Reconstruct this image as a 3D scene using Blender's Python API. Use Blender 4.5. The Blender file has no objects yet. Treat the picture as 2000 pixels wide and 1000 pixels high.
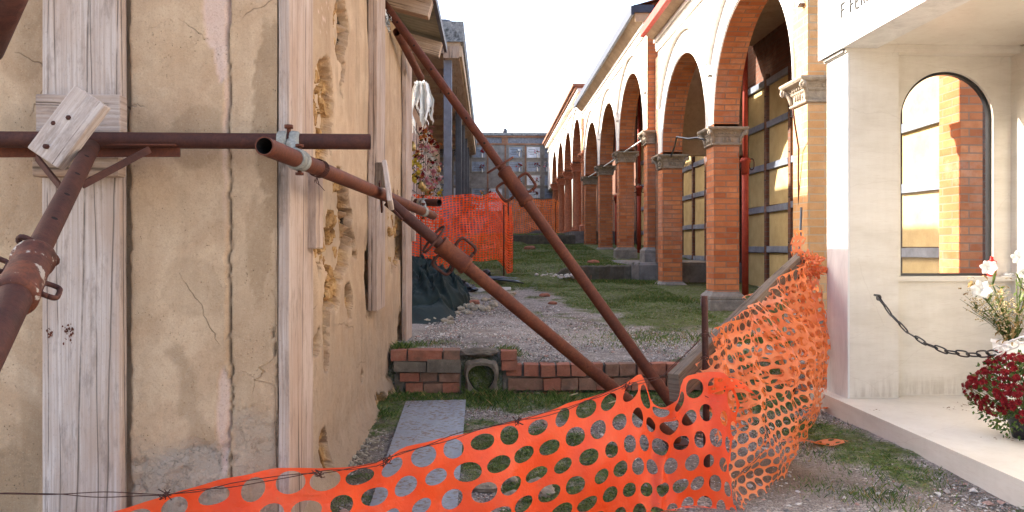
import bpy, bmesh, math, random
import numpy as np
from mathutils import Vector, Matrix, Quaternion
random.seed(7); RNG = np.random.default_rng(11)
SC = bpy.context.scene
COL = SC.collection
rad = math.radians
# ------------------------------------------------------------------ camera
F = 1500.0; HZ = 483.0; CZ = 1.0; YAW = math.atan(45.0/1500.0)
cd = bpy.data.cameras.new('camera'); cam = bpy.data.objects.new('camera', cd); COL.objects.link(cam)
cd.sensor_width = 36.0; cd.lens = 27.0; cd.clip_start = 0.05; cd.clip_end = 500.0
cd.shift_y = -(500.0-HZ)/2000.0
cam.location = (0, 0, CZ); cam.rotation_euler = (math.pi/2, 0, -YAW)
SC.camera = cam
# ------------------------------------------------------------------ sky and sun
SUN_TRAVEL = Vector((1.0, -0.5, -0.68)).normalized()
ts = -SUN_TRAVEL
SUN_EL = math.asin(ts.z); SUN_AZ = math.atan2(ts.x, ts.y)
w = bpy.data.worlds.new('World'); SC.world = w; w.use_nodes = True
wn = w.node_tree; wn.nodes.clear()
sky = wn.nodes.new('ShaderNodeTexSky'); sky.sky_type = 'NISHITA'; sky.sun_disc = False
sky.sun_elevation = SUN_EL; sky.sun_rotation = SUN_AZ; sky.dust_density = 4.0; sky.air_density = 1.0
bgn = wn.nodes.new('ShaderNodeBackground'); bgn.inputs['Strength'].default_value = 0.15
wo = wn.nodes.new('ShaderNodeOutputWorld')
wn.links.new(sky.outputs[0], bgn.inputs[0]); wn.links.new(bgn.outputs[0], wo.inputs[0])
sl = bpy.data.lights.new('sun', 'SUN'); sun = bpy.data.objects.new('sun', sl); COL.objects.link(sun)
sl.energy = 4.3; sl.angle = rad(0.53); sl.color = (1.0, 0.93, 0.82)
sun.rotation_euler = SUN_TRAVEL.to_track_quat('-Z', 'Y').to_euler(); sun.location = (-10, 10, 20)
SC.view_settings.view_transform = 'Standard'; SC.view_settings.look = 'None'
SC.view_settings.exposure = 2.22; SC.view_settings.gamma = 1.0
try:
    SC.cycles.use_denoising = True; SC.cycles.max_bounces = 8; SC.cycles.diffuse_bounces = 5
    SC.cycles.transparent_max_bounces = 12; SC.cycles.sample_clamp_indirect = 6.0
except Exception: pass

# ------------------------------------------------------------------ photo pixel -> place
CT, ST = math.cos(YAW), math.sin(YAW)
def ray(px, py):
    a = (px-1000.0)/F; b = (HZ-py)/F
    return Vector((a*CT + ST, -a*ST + CT, b))
def P(px, py, d):
    r = ray(px, py); return Vector((0, 0, CZ)) + r*d
def onX(px, py, X): r = ray(px, py); return Vector((0, 0, CZ)) + r*(X/r.x)
def onY(px, py, Y): r = ray(px, py); return Vector((0, 0, CZ)) + r*(Y/r.y)
def onZ(px, py, Z): r = ray(px, py); return Vector((0, 0, CZ)) + r*((Z-CZ)/r.z)
def proj(x, y, z):
    d = x*ST + y*CT; a = (x*CT - y*ST)/d
    return 1000+F*a, HZ-F*(z-CZ)/d

# ------------------------------------------------------------------ noise (numpy)
def _h(i, j, k, s):
    n = (i*374761393 + j*668265263 + k*2147483647 + s*974711) & 0xffffffff
    n = ((n ^ (n >> 13))*1274126177) & 0xffffffff
    n = ((n ^ (n >> 16))*2246822519) & 0xffffffff
    return ((n ^ (n >> 15)) & 0xffff)/65535.0
def vn(x, y, z=0.0, s=0):
    x = np.asarray(x, float); y = np.asarray(y, float); z = np.zeros_like(x)+z
    i = np.floor(x).astype(np.int64); j = np.floor(y).astype(np.int64); k = np.floor(z).astype(np.int64)
    u, v, t = x-i, y-j, z-k
    u = u*u*(3-2*u); v = v*v*(3-2*v); t = t*t*(3-2*t)
    r = 0
    for a in (0, 1):
        for b in (0, 1):
            for c in (0, 1):
                r = r + _h(i+a, j+b, k+c, s)*(u if a else 1-u)*(v if b else 1-v)*(t if c else 1-t)
    return r
def fbm(x, y, z=0.0, o=4, s=0):
    r = 0; a = 0.5; t = 0
    for q in range(o):
        r = r + a*vn(np.asarray(x)*2**q+q*7.3, np.asarray(y)*2**q+q*3.1, np.asarray(z)*2**q, s+q); t += a; a *= .5
    return r/t
def vor(x, y, s=0):
    x = np.asarray(x, float); y = np.asarray(y, float); i = np.floor(x).astype(np.int64); j = np.floor(y).astype(np.int64)
    f1 = np.full(x.shape, 9.0); f2 = np.full(x.shape, 9.0); cid = np.zeros(x.shape)
    for a in (-1, 0, 1):
        for b in (-1, 0, 1):
            ii, jj = i+a, j+b; d = np.hypot(ii+.15+.7*_h(ii, jj, 0*ii, s)-x, jj+.15+.7*_h(ii, jj, 0*ii+1, s)-y); c = _h(ii, jj, 0*ii+2, s)
            nf = d < f1; f2 = np.where(nf, f1, np.minimum(f2, d)); cid = np.where(nf, c, cid); f1 = np.where(nf, d, f1)
    return f1, f2, cid
def sst(a, b, x): t = np.clip((x-a)/(b-a+1e-9), 0, 1); return t*t*(3-2*t)

# ------------------------------------------------------------------ mesh building
class MB:
    def __init__(s): s.v = []; s.f = []; s.m = []; s.uv = []; s.sm = []
    def quad(s, pts, m=0, uv=None, smooth=False):
        n = len(s.v); s.v += [tuple(p) for p in pts]; s.f.append(tuple(range(n, n+len(pts)))); s.m.append(m)
        if uv is None:
            a = Vector(pts[1])-Vector(pts[0]); b = Vector(pts[-1])-Vector(pts[0]); nn = a.cross(b)
            ax = max(range(3), key=lambda i: abs(nn[i]))
            I = {0: (1, 2), 1: (0, 2), 2: (0, 1)}[ax]
            uv = [(p[I[0]], p[I[1]]) for p in pts]
        s.uv += uv; s.sm.append(smooth)
    def box(s, x0, x1, y0, y1, z0, z1, m=0):
        q = s.quad
        q([(x0,y0,z0),(x1,y0,z0),(x1,y0,z1),(x0,y0,z1)], m)
        q([(x1,y1,z0),(x0,y1,z0),(x0,y1,z1),(x1,y1,z1)], m)
        q([(x0,y1,z0),(x0,y0,z0),(x0,y0,z1),(x0,y1,z1)], m)
        q([(x1,y0,z0),(x1,y1,z0),(x1,y1,z1),(x1,y0,z1)], m)
        q([(x0,y0,z1),(x1,y0,z1),(x1,y1,z1),(x0,y1,z1)], m)
        q([(x0,y1,z0),(x1,y1,z0),(x1,y0,z0),(x0,y0,z0)], m)
    def beam(s, p0, p1, wd, th, side=None, m=0, nseg=1, wob=0.0, seed=0):
        """board from p0 to p1; wd along 'side', th along the third axis; uv: u across, v along"""
        p0 = Vector(p0); p1 = Vector(p1); a = (p1-p0); L = a.length; a.normalize()
        side = Vector(side) if side is not None else (Vector((0,0,1)) if abs(a.z) < .9 else Vector((1,0,0)))
        side = (side - a*side.dot(a)).normalized(); t = a.cross(side)
        rs = random.Random(seed); rings = []
        uo, vo = rs.random()*9, rs.random()*9
        for i in range(nseg+1):
            c = p0 + a*(L*i/nseg)
            rings.append([c + side*(sx*wd/2 + (rs.uniform(-wob, wob))) + t*(sy*th/2 + (rs.uniform(-wob, wob)))
                          for sx, sy in ((-1,-1),(1,-1),(1,1),(-1,1))])
        per = [0, wd, wd+th, 2*wd+th, 2*wd+2*th]
        base = len(s.v)
        for r in rings: s.v += [tuple(p) for p in r]
        for i in range(nseg):
            v0 = L*i/nseg+vo; v1 = L*(i+1)/nseg+vo
            for k in range(4):
                A = base+i*4+k; B = base+i*4+(k+1) % 4
                s.f.append((A, B, B+4, A+4)); s.m.append(m); s.sm.append(False)
                s.uv += [(per[k]+uo, v0), (per[k+1]+uo, v0), (per[k+1]+uo, v1), (per[k]+uo, v1)]
        e = base+nseg*4
        s.f.append((base+3, base+2, base+1, base)); s.m.append(m); s.sm.append(False); s.uv += [(0,0),(wd,0),(wd,.02),(0,.02)]
        s.f.append((e, e+1, e+2, e+3)); s.m.append(m); s.sm.append(False); s.uv += [(0,0),(wd,0),(wd,.02),(0,.02)]
    def tube(s, pts, r, n=16, m=0, cap=True, closed=False, inner=None):
        pts = [Vector(p) for p in pts]; N = len(pts)
        rr = r if hasattr(r, '__len__') else [r]*N
        tan = []
        for i in range(N):
            a = pts[(i-1) % N] if (closed or i > 0) else pts[i]; b = pts[(i+1) % N] if (closed or i < N-1) else pts[i]
            tan.append((b-a).normalized())
        up = Vector((0,0,1)) if abs(tan[0].z) < .9 else Vector((1,0,0))
        side = tan[0].cross(up).normalized(); base = len(s.v); L = 0
        lens = []
        for i in range(N):
            if i: L += (pts[i]-pts[i-1]).length
            lens.append(L)
            side = (side - tan[i]*side.dot(tan[i])).normalized(); bi = tan[i].cross(side)
            for k in range(n):
                an = 2*math.pi*k/n
                s.v.append(tuple(pts[i] + (side*math.cos(an)+bi*math.sin(an))*rr[i]))
        M = N if closed else N-1
        for i in range(M):
            j = (i+1) % N
            for k in range(n):
                k2 = (k+1) % n
                s.f.append((base+i*n+k, base+i*n+k2, base+j*n+k2, base+j*n+k)); s.m.append(m); s.sm.append(True)
                u0 = k/n*rr[i]*6.28; u1 = (k+1)/n*rr[i]*6.28; l0 = lens[i]; l1 = lens[j] if j else L+.01
                s.uv += [(u0,l0),(u1,l0),(u1,l1),(u0,l1)]
        if cap and not closed:
            for i, rev in ((0, True), (N-1, False)):
                idx = [base+i*n+k for k in range(n)]
                if rev: idx = idx[::-1]
                s.f.append(tuple(idx)); s.m.append(m); s.sm.append(False); s.uv += [(0,0)]*n
    def pipe_end(s, p, d, r, depth=.12, n=20, m=0, m2=1):
        """hollow mouth of a tube at p, d = direction into the tube"""
        p = Vector(p); d = Vector(d).normalized(); up = Vector((0,0,1)); a = d.cross(up).normalized(); b = d.cross(a)
        R = [(r, 0, m), (r*.86, 0, m), (r*.86, depth, m2)]
        base = len(s.v)
        for rr_, dd, _ in R:
            for k in range(n):
                an = 2*math.pi*k/n; s.v.append(tuple(p+d*dd+(a*math.cos(an)+b*math.sin(an))*rr_))
        for i in range(2):
            for k in range(n):
                k2 = (k+1) % n
                s.f.append((base+i*n+k2, base+i*n+k, base+(i+1)*n+k, base+(i+1)*n+k2)); s.m.append(R[i+1][2] if i else m); s.sm.append(False); s.uv += [(0,0)]*4
        s.f.append(tuple(base+2*n+k for k in range(n))); s.m.append(m2); s.sm.append(False); s.uv += [(0,0)]*n
    def sqlathe(s, cx, cy, prof, m=0, wx=1.0, wy=1.0):
        """square-section moulding: prof = [(half size, z)...], extra half sizes wx,wy added"""
        for (a, z0), (b, z1) in zip(prof[:-1], prof[1:]):
            for q in range(4):
                c = [(-1,-1),(1,-1),(1,1),(-1,1)]; p, r = c[q], c[(q+1) % 4]
                s.quad([(cx+p[0]*(a+wx), cy+p[1]*(a+wy), z0),(cx+r[0]*(a+wx), cy+r[1]*(a+wy), z0),(cx+r[0]*(b+wx), cy+r[1]*(b+wy), z1),(cx+p[0]*(b+wx), cy+p[1]*(b+wy), z1)], m)
        for (a, z), fl in ((prof[0], True), (prof[-1], False)):
            c = [(cx-(a+wx),cy-(a+wy),z),(cx+(a+wx),cy-(a+wy),z),(cx+(a+wx),cy+(a+wy),z),(cx-(a+wx),cy+(a+wy),z)]
            s.quad(c[::-1] if fl else c, m)
    def lathe(s, cx, cy, prof, n=20, m=0, smooth=True):
        base = len(s.v)
        for r, z in prof:
            for k in range(n):
                an = 2*math.pi*k/n; s.v.append((cx+r*math.cos(an), cy+r*math.sin(an), z))
        for i in range(len(prof)-1):
            for k in range(n):
                k2 = (k+1) % n
                s.f.append((base+i*n+k, base+i*n+k2, base+(i+1)*n+k2, base+(i+1)*n+k)); s.m.append(m); s.sm.append(smooth)
                u0 = k/n*6.28*.15; u1 = (k+1)/n*6.28*.15
                s.uv += [(u0,prof[i][1]),(u1,prof[i][1]),(u1,prof[i+1][1]),(u0,prof[i+1][1])]
        s.f.append(tuple(base+k for k in range(n))[::-1]); s.m.append(m); s.sm.append(False); s.uv += [(0,0)]*n
        e = base+(len(prof)-1)*n
        s.f.append(tuple(e+k for k in range(n))); s.m.append(m); s.sm.append(False); s.uv += [(0,0)]*n
    def blob(s, c, r, m=0, sub=2, noise=.25, seed=0, sq=(1,1,1), smooth=True):
        bm = bmesh.new(); bmesh.ops.create_icosphere(bm, subdivisions=sub, radius=1.0)
        vs = np.array([v.co[:] for v in bm.verts]); nz = fbm(vs[:,0]*1.7+seed, vs[:,1]*1.7+5, vs[:,2]*1.7+9, 3, seed)
        vs = vs*(1+(nz-.5)[:,None]*2*noise)*np.array(sq)*r + np.array(c)
        base = len(s.v); s.v += [tuple(x) for x in vs]
        for f in bm.faces:
            s.f.append(tuple(base+v.index for v in f.verts)); s.m.append(m); s.sm.append(smooth); s.uv += [(vs[v.index][0], vs[v.index][2]) for v in f.verts]
        bm.free()
    def build(s, name, mats, parent=None, origin=None):
        me = bpy.data.meshes.new(name)
        o0 = parent_origin(parent) if parent is not None else (Vector(origin) if origin is not None else Vector((0,0,0)))
        vs = np.array(s.v, float).reshape(-1, 3) - np.array(o0[:])
        me.from_pydata(vs.tolist(), [], s.f)
        if not isinstance(mats, (list, tuple)): mats = [mats]
        for mm in mats: me.materials.append(mm)
        me.polygons.foreach_set('material_index', s.m); me.polygons.foreach_set('use_smooth', s.sm)
        uvl = me.uv_layers.new(name='UVMap')
        if len(s.uv) == len(me.loops): uvl.data.foreach_set('uv', np.array(s.uv, float).ravel())
        me.update()
        o = bpy.data.objects.new(name, me); COL.objects.link(o)
        if parent is not None: o.parent = parent
        elif origin is not None: o.location = o0
        return o
def parent_origin(p):
    l = Vector((0,0,0))
    while p is not None: l = l + Vector(p.location); p = p.parent
    return l
def npmesh(name, V, Fc, mats, parent=None, smooth=True, attrs=None, origin=None):
    me = bpy.data.meshes.new(name); V = np.asarray(V, float).reshape(-1,3)
    o0 = parent_origin(parent) if parent is not None else (Vector(origin) if origin is not None else Vector((0,0,0)))
    me.from_pydata((V-np.array(o0[:])).tolist(), [], Fc if isinstance(Fc, list) else Fc.tolist())
    if not isinstance(mats, (list, tuple)): mats = [mats]
    for m in mats: me.materials.append(m)
    me.polygons.foreach_set('use_smooth', [smooth]*len(me.polygons))
    for k, a in (attrs or {}).items():
        at = me.color_attributes.new(k, 'FLOAT_COLOR', 'POINT'); at.data.foreach_set('color', np.asarray(a, float).ravel())
    me.update(); o = bpy.data.objects.new(name, me); COL.objects.link(o)
    if parent is not None: o.parent = parent
    elif origin is not None: o.location = o0
    return o
def grid_faces(nu, nv):
    i, j = np.meshgrid(np.arange(nu-1), np.arange(nv-1), indexing='ij'); a = (i*nv+j).ravel()
    return np.stack([a, a+nv, a+nv+1, a+1], 1)
def thing(name, label, cat, loc=(0,0,0), group=None):
    o = bpy.data.objects.new(name, None); COL.objects.link(o); o.location = loc; o.empty_display_size = .1
    return tag(o, label, cat, group)
def tag(o, label=None, cat=None, group=None, kind=None):
    if label: o['label'] = label
    if cat: o['category'] = cat
    if group: o['group'] = group
    if kind: o['kind'] = kind
    return o
def bev(o, w=.003, seg=2):
    m = o.modifiers.new('bevel', 'BEVEL'); m.width = w; m.segments = seg; m.limit_method = 'ANGLE'; m.angle_limit = rad(40); return o

# ------------------------------------------------------------------ materials
class NT:
    def __init__(s, name):
        s.mat = bpy.data.materials.new(name); s.mat.use_nodes = True; s.t = s.mat.node_tree; s.t.nodes.clear()
        s.out = s.t.nodes.new('ShaderNodeOutputMaterial'); s.b = s.t.nodes.new('ShaderNodeBsdfPrincipled')
        s.t.links.new(s.b.outputs[0], s.out.inputs[0]); s.tc = s.t.nodes.new('ShaderNodeTexCoord')
    def lk(s, a, inp):
        if hasattr(a, 'links') or hasattr(a, 'is_linked'): s.t.links.new(a, inp)
        else: inp.default_value = a
    def co(s, kind='Object', scale=(1,1,1), loc=(0,0,0), rot=(0,0,0)):
        m = s.t.nodes.new('ShaderNodeMapping'); s.t.links.new(s.tc.outputs[kind], m.inputs[0])
        m.inputs['Scale'].default_value = scale; m.inputs['Location'].default_value = loc; m.inputs['Rotation'].default_value = rot
        return m.outputs[0]
    def noise(s, vec, scale=5, detail=6, rough=.6, dist=0.0, out=0):
        n = s.t.nodes.new('ShaderNodeTexNoise'); s.lk(vec, n.inputs['Vector']); n.inputs['Scale'].default_value = scale
        n.inputs['Detail'].default_value = detail; n.inputs['Roughness'].default_value = rough; n.inputs['Distortion'].default_value = dist
        return n.outputs[out]
    def voro(s, vec, scale=5, feat='F1', rnd=1.0, out='Distance'):
        n = s.t.nodes.new('ShaderNodeTexVoronoi'); s.lk(vec, n.inputs['Vector']); n.feature = feat
        n.inputs['Scale'].default_value = scale; n.inputs['Randomness'].default_value = rnd; return n.outputs[out]
    def ramp(s, fac, stops, interp='LINEAR'):
        n = s.t.nodes.new('ShaderNodeValToRGB'); s.lk(fac, n.inputs[0]); cr = n.color_ramp; cr.interpolation = interp
        while len(cr.elements) > 1: cr.elements.remove(cr.elements[-1])
        for i, (p, c) in enumerate(stops):
            e = cr.elements[0] if i == 0 else cr.elements.new(p)
            e.position = p
            if not hasattr(c, '__len__'): c = (c, c, c)
            e.color = (c[0], c[1], c[2], 1)
        return n.outputs[0]
    def mix(s, f, a, b, mode='MIX'):
        n = s.t.nodes.new('ShaderNodeMix'); n.data_type = 'RGBA'; n.blend_type = mode
        s.lk(f, n.inputs[0]); 
        for v, i in ((a, 6), (b, 7)):
            if hasattr(v, '__len__') : v = (v[0], v[1], v[2], 1)
            s.lk(v, n.inputs[i])
        return n.outputs[2]
    def math(s, op, a, b=0.0, c=0.0, clamp=False):
        n = s.t.nodes.new('ShaderNodeMath'); n.operation = op; s.lk(a, n.inputs[0]); s.lk(b, n.inputs[1]); s.lk(c, n.inputs[2]); n.use_clamp = clamp
        return n.outputs[0]
    def attr(s, name, out='Color'):
        n = s.t.nodes.new('ShaderNodeAttribute'); n.attribute_name = name; return n.outputs[out]
    def sep(s, c):
        n = s.t.nodes.new('ShaderNodeSeparateColor'); s.lk(c, n.inputs[0]); return n.outputs
    def bump(s, h, strength=.5, dist=.01, normal=None):
        n = s.t.nodes.new('ShaderNodeBump'); s.lk(h, n.inputs['Height']); n.inputs['Strength'].default_value = strength; n.inputs['Distance'].default_value = dist
        if normal is not None: s.lk(normal, n.inputs['Normal'])
        s.t.links.new(n.outputs[0], s.b.inputs['Normal']); return n.outputs[0]
    def rnd(s):
        n = s.t.nodes.new('ShaderNodeObjectInfo'); return n.outputs['Random']
    def fin(s, col, rough=.8, metal=0.0, spec=.3):
        if hasattr(col, '__len__'): col = (col[0], col[1], col[2], 1)
        s.lk(col, s.b.inputs['Base Color']); s.lk(rough, s.b.inputs['Roughness']); s.lk(metal, s.b.inputs['Metallic'])
        s.b.inputs['Specular IOR Level'].default_value = spec; return s.mat
MAT = {}
def simple(name, col, rough=.7, var=.25, scale=8, bumpd=.002, spec=.3, metal=0.0):
    t = NT(name); c = t.co(); n = t.noise(c, scale, 7, .65)
    dk = tuple(x*(1-var) for x in col); lt = tuple(min(1, x*(1+var)) for x in col)
    t.bump(t.noise(c, scale*6, 4), .5, bumpd)
    MAT[name] = t.fin(t.ramp(n, [(.3, dk), (.7, lt)]), rough, metal, spec); return MAT[name]

def m_stucco():
    t = NT('stucco'); c = t.co()
    w = t.attr('wear'); r, g, b = t.sep(w)[0:3]; al = t.attr('wear', 'Alpha')
    n1 = t.noise(c, 1.6, 8, .62, .6); n2 = t.noise(c, 7, 8, .7); n3 = t.noise(c, 60, 5, .7)
    nv = t.noise(t.co(scale=(6, 6, .7)), 3, 6, .65)
    base = t.ramp(n1, [(.25, (.34,.205,.120)), (.40, (.46,.30,.185)), (.50, (.55,.385,.25)), (.58, (.46,.30,.185)), (.68, (.58,.42,.285)), (.8, (.42,.27,.165))])
    base = t.mix(t.math('MULTIPLY', t.ramp(nv, [(.42, 0), (.66, 1)]), .35), base, (.37,.235,.14))
    base = t.mix(t.math('MULTIPLY', t.ramp(n2, [(.35, 0), (.7, 1)]), .4), base, (.43,.285,.17)); base = t.mix(t.math('MULTIPLY', t.ramp(t.noise(c, 120, 4, .8), [(.3, 1), (.45, 0)]), .35), base, (.31,.20,.12))
    dk = t.mix(n2, (.17,.10,.055), (.28,.18,.10))
    rf = t.math('MULTIPLY', r, t.ramp(n3, [(.2, .55), (.7, 1)]))
    base = t.mix(rf, base, dk)
    base = t.mix(t.math('MULTIPLY', b, t.ramp(n2, [(.3, .4), (.6, 1)])), base, t.mix(n1, (.27,.21,.165), (.40,.33,.26)))
    base = t.mix(al, base, t.mix(n2, (.50,.31,.24), (.62,.47,.38)))
    vs = t.voro(t.co(), 26, 'F1')
    st = t.ramp(t.noise(c, 9, 7, .7, 1.5), [(.25, (.07,.033,.013)), (.40, (.22,.105,.036)), (.52, (.40,.225,.085)), (.62, (.48,.31,.15)), (.75, (.56,.42,.26))])  # stone tones pushed darker to draw the shadow in crevices
    base = t.mix(g, base, st)
    g4 = t.noise(c, 190, 5, .8); base = t.mix(t.ramp(g4, [(.30, .6), (.46, 0)]), base, (.20,.13,.08)); base = t.mix(t.ramp(g4, [(.58, 0), (.72, .45)]), base, (.74,.61,.45)); g5 = t.noise(c, 34, 7, .78); base = t.mix(t.ramp(g5, [(.54, 0), (.68, .35)]), base, (.27,.17,.10))
    base = t.mix(t.ramp(r, [(.85, 0), (1, 1)]), base, (.025,.016,.011))
    pit = t.ramp(t.voro(c, 75, 'F1'), [(.08, 1), (.16, 0)])
    pit = t.math('MULTIPLY', pit, t.ramp(n2, [(.48, 0), (.6, 1)]))
    base = t.mix(t.math('MULTIPLY', pit, .7), base, (.10,.065,.04))
    dc = t.mix(.12, c, t.noise(c, 4, 5, .6, out=1), 'ADD')
    ck = t.ramp(t.voro(dc, 2.2, 'DISTANCE_TO_EDGE'), [(.0, 1), (.003, 0)])
    ck = t.math('MULTIPLY', ck, t.ramp(t.noise(c, 1.1, 3), [(.58, 0), (.62, .6)]))
    fk = t.ramp(t.voro(t.mix(.35, c, t.noise(c, 7, 5, .7, out=1), 'ADD'), 17, 'DISTANCE_TO_EDGE'), [(.0, 1), (.03, 0)]); fk = t.math('MULTIPLY', fk, t.ramp(t.noise(c, 12, 4), [(.4, .1), (.6, 1)]))
    fk = t.math('MULTIPLY', fk, b)
    ck = t.math('MAXIMUM', ck, t.math('MULTIPLY', fk, .42))
    base = t.mix(t.math('MULTIPLY', ck, .8), base, (.09,.055,.035))
    h = t.math('ADD', t.math('MULTIPLY', n3, .35), t.math('MULTIPLY', n2, .8))
    h = t.math('SUBTRACT', h, t.math('MULTIPLY', pit, .8)); h = t.math('SUBTRACT', h, t.math('MULTIPLY', ck, 1.2))
    h = t.math('ADD', h, t.math('MULTIPLY', g, t.noise(c, 24, 6, .7)))
    t.bump(h, .8, .010); MAT['stucco'] = t.fin(base, .92, 0, .15)
def m_wood(name, cols, bumpd=.003, ring=18, cracks=True):
    t = NT(name); u = t.co('UV', (1, 1, 1)); lo = t.mix(.022, u, t.noise(t.co('UV', (3, .8, 1)), 2, 3, .5, out=1), 'ADD')
    u1 = t.t.nodes.new('ShaderNodeMapping'); t.lk(lo, u1.inputs[0]); u1.inputs['Scale'].default_value = (ring*7, 1.6, 1)
    g1 = t.noise(u1.outputs[0], 1.0, 6, .65)
    g2 = t.noise(t.co('UV', (260, 5, 1)), 1, 5, .7)
    wv = t.t.nodes.new('ShaderNodeTexWave'); u2 = t.t.nodes.new('ShaderNodeMapping'); t.lk(lo, u2.inputs[0]); u2.inputs['Scale'].default_value = (ring, 1.1, 1)
    t.lk(u2.outputs[0], wv.inputs[0]); wv.inputs['Scale'].default_value = 1.0; wv.inputs['Distortion'].default_value = 5; wv.inputs['Detail'].default_value = 3
    big = t.noise(t.co('UV', (5, 1.4, 1)), 1.3, 6, .6)
    col = t.ramp(g1, [(.2, tuple((a+b)/2 for a, b in zip(cols[0], cols[1]))), (.45, cols[1]), (.75, cols[2])])
    col = t.mix(t.ramp(wv.outputs[1], [(.0, .28), (.3, 0)]), col, cols[0])
    col = t.mix(t.ramp(g2, [(.3, .38), (.45, 0)]), col, tuple(x*.55 for x in cols[0]))
    col = t.mix(t.ramp(big, [(.42, 0), (.65, .65)]), col, cols[3]); blo = t.noise(t.co('UV', (14, 3.5, 1)), 1.6, 8, .75); col = t.mix(t.ramp(blo, [(.52, 0), (.64, .45)]), col, tuple(x*.6 for x in cols[0])); spk = t.noise(t.co('UV', (90, 60, 1)), 1.5, 4, .8); col = t.mix(t.ramp(spk, [(.28, .5), (.42, 0)]), col, tuple(x*.6 for x in cols[0]))
    h = t.math('ADD', t.math('MULTIPLY', g2, .7), t.math('MULTIPLY', wv.outputs[1], .35))
    if cracks:
        u3 = t.t.nodes.new('ShaderNodeMapping'); t.lk(lo, u3.inputs[0]); u3.inputs['Scale'].default_value = (13, .16, 1)
        ck = t.ramp(t.voro(u3.outputs[0], 1.0, 'DISTANCE_TO_EDGE'), [(0, 1), (.022, 0)])
        ck = t.math('MULTIPLY', ck, t.ramp(big, [(.42, 0), (.5, 1)]))
        col = t.mix(t.math('MULTIPLY', ck, .85), col, (.05,.035,.025)); h = t.math('SUBTRACT', h, ck)
    # knots
    kn = t.voro(t.co('UV', (5.5, 2.2, 1)), 1.0, 'F1'); kf = t.ramp(kn, [(.04, 1), (.075, 0)])
    col = t.mix(t.math('MULTIPLY', kf, .6), col, tuple(x*.5 for x in cols[0]))
    t.bump(h, .7, bumpd); MAT[name] = t.fin(col, .88, 0, .15)
def m_rust(name, a, b, c3, sc=1.0, flakes=0.0):
    t = NT(name); c = t.co(); n1 = t.noise(c, 9*sc, 8, .7, .4); n2 = t.noise(c, 90*sc, 5, .75); n3 = t.noise(c, 26, 6, .65)
    col = t.ramp(n1, [(.3, a), (.5, b), (.72, c3)]); col = t.mix(t.math('MULTIPLY', t.ramp(n2, [(.35, 1), (.6, 0)]), .5), col, tuple(x*.55 for x in a))
    if flakes:
        fm = t.ramp(n3, [(.63-flakes*.05, 0), (.66-flakes*.05, 1)]); col = t.mix(fm, col, (.34,.29,.25))
    t.bump(t.math('ADD', n2, t.math('MULTIPLY', n1, .8)), .6, .0018); MAT[name] = t.fin(col, .72, .15, .35)
def m_brick(name, c1, c2, mort, bw=.255, rh=.065, ms=.006, tint=(.3,.1,.05), stain=.4, coord='UV', bd=.006):
    t = NT(name); u = t.co(coord); un = t.mix(.012, u, t.noise(u, 3, 4, .6, out=1), 'ADD')
    br = t.t.nodes.new('ShaderNodeTexBrick'); t.lk(un, br.inputs['Vector']); br.inputs['Scale'].default_value = 1.0
    br.inputs['Brick Width'].default_value = bw; br.inputs['Row Height'].default_value = rh; br.inputs['Mortar Size'].default_value = ms
    br.inputs['Mortar Smooth'].default_value = .2; br.inputs['Bias'].default_value = 0.0
    br.inputs['Color1'].default_value = (*c1, 1); br.inputs['Color2'].default_value = (*c2, 1); br.inputs['Mortar'].default_value = (*mort, 1)
    # per brick variation
    c = t.co(); n1 = t.noise(c, 3.5, 7, .65); n2 = t.noise(c, 40, 5, .7); n0 = t.noise(t.co('Object', (1.0, 1.0, 1.0)), 14, 3, .5)
    col = t.mix(t.ramp(n0, [(.35, 0), (.65, .55)]), br.outputs[0], tint)
    col = t.mix(t.math('MULTIPLY', t.ramp(n1, [(.45, 0), (.75, 1)]), stain), col, tuple(x*.5 for x in c1))
    col = t.mix(t.ramp(t.noise(c, 6, 6, .7), [(.6, 0), (.8, .35)]), col, (.5,.42,.34))
    col = t.mix(t.ramp(t.noise(c, 1.3, 8, .75), [(.52, 0), (.66, .35)]), col, (.60,.45,.36)); col = t.mix(t.ramp(t.noise(c, 120, 4, .8), [(.3, .5), (.42, 0)]), col, tuple(x*.35 for x in c1))
    col = t.mix(t.math('MULTIPLY', br.outputs[1], .85), col, mort)
    col = t.mix(t.math('MULTIPLY', n2, .3), col, tuple(x*.6 for x in c2))
    t.bump(t.math('ADD', t.math('MULTIPLY', br.outputs[1], -1.0), t.math('MULTIPLY', n2, .4)), .8, bd)
    MAT[name] = t.fin(col, .88, 0, .15)
def m_stone(name, cols, scale=4, dark=(.06,.055,.05), dk=.5, bd=.006):
    t = NT(name); c = t.co(); n1 = t.noise(c, scale, 9, .7, .5); n2 = t.noise(c, scale*9, 6, .75); n3 = t.noise(c, scale*.6, 7, .72)
    col = t.ramp(n1, [(.3, cols[0]), (.55, cols[1]), (.75, cols[2])])
    col = t.mix(t.math('MULTIPLY', t.ramp(n3, [(.5, 0), (.68, 1)]), dk), col, dark)
    col = t.mix(t.ramp(n2, [(.3, .4), (.5, 0)]), col, tuple(x*.5 for x in cols[0]))
    t.bump(t.math('ADD', n1, t.math('MULTIPLY', n2, .6)), .7, bd); MAT[name] = t.fin(col, .9, 0, .2)
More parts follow.
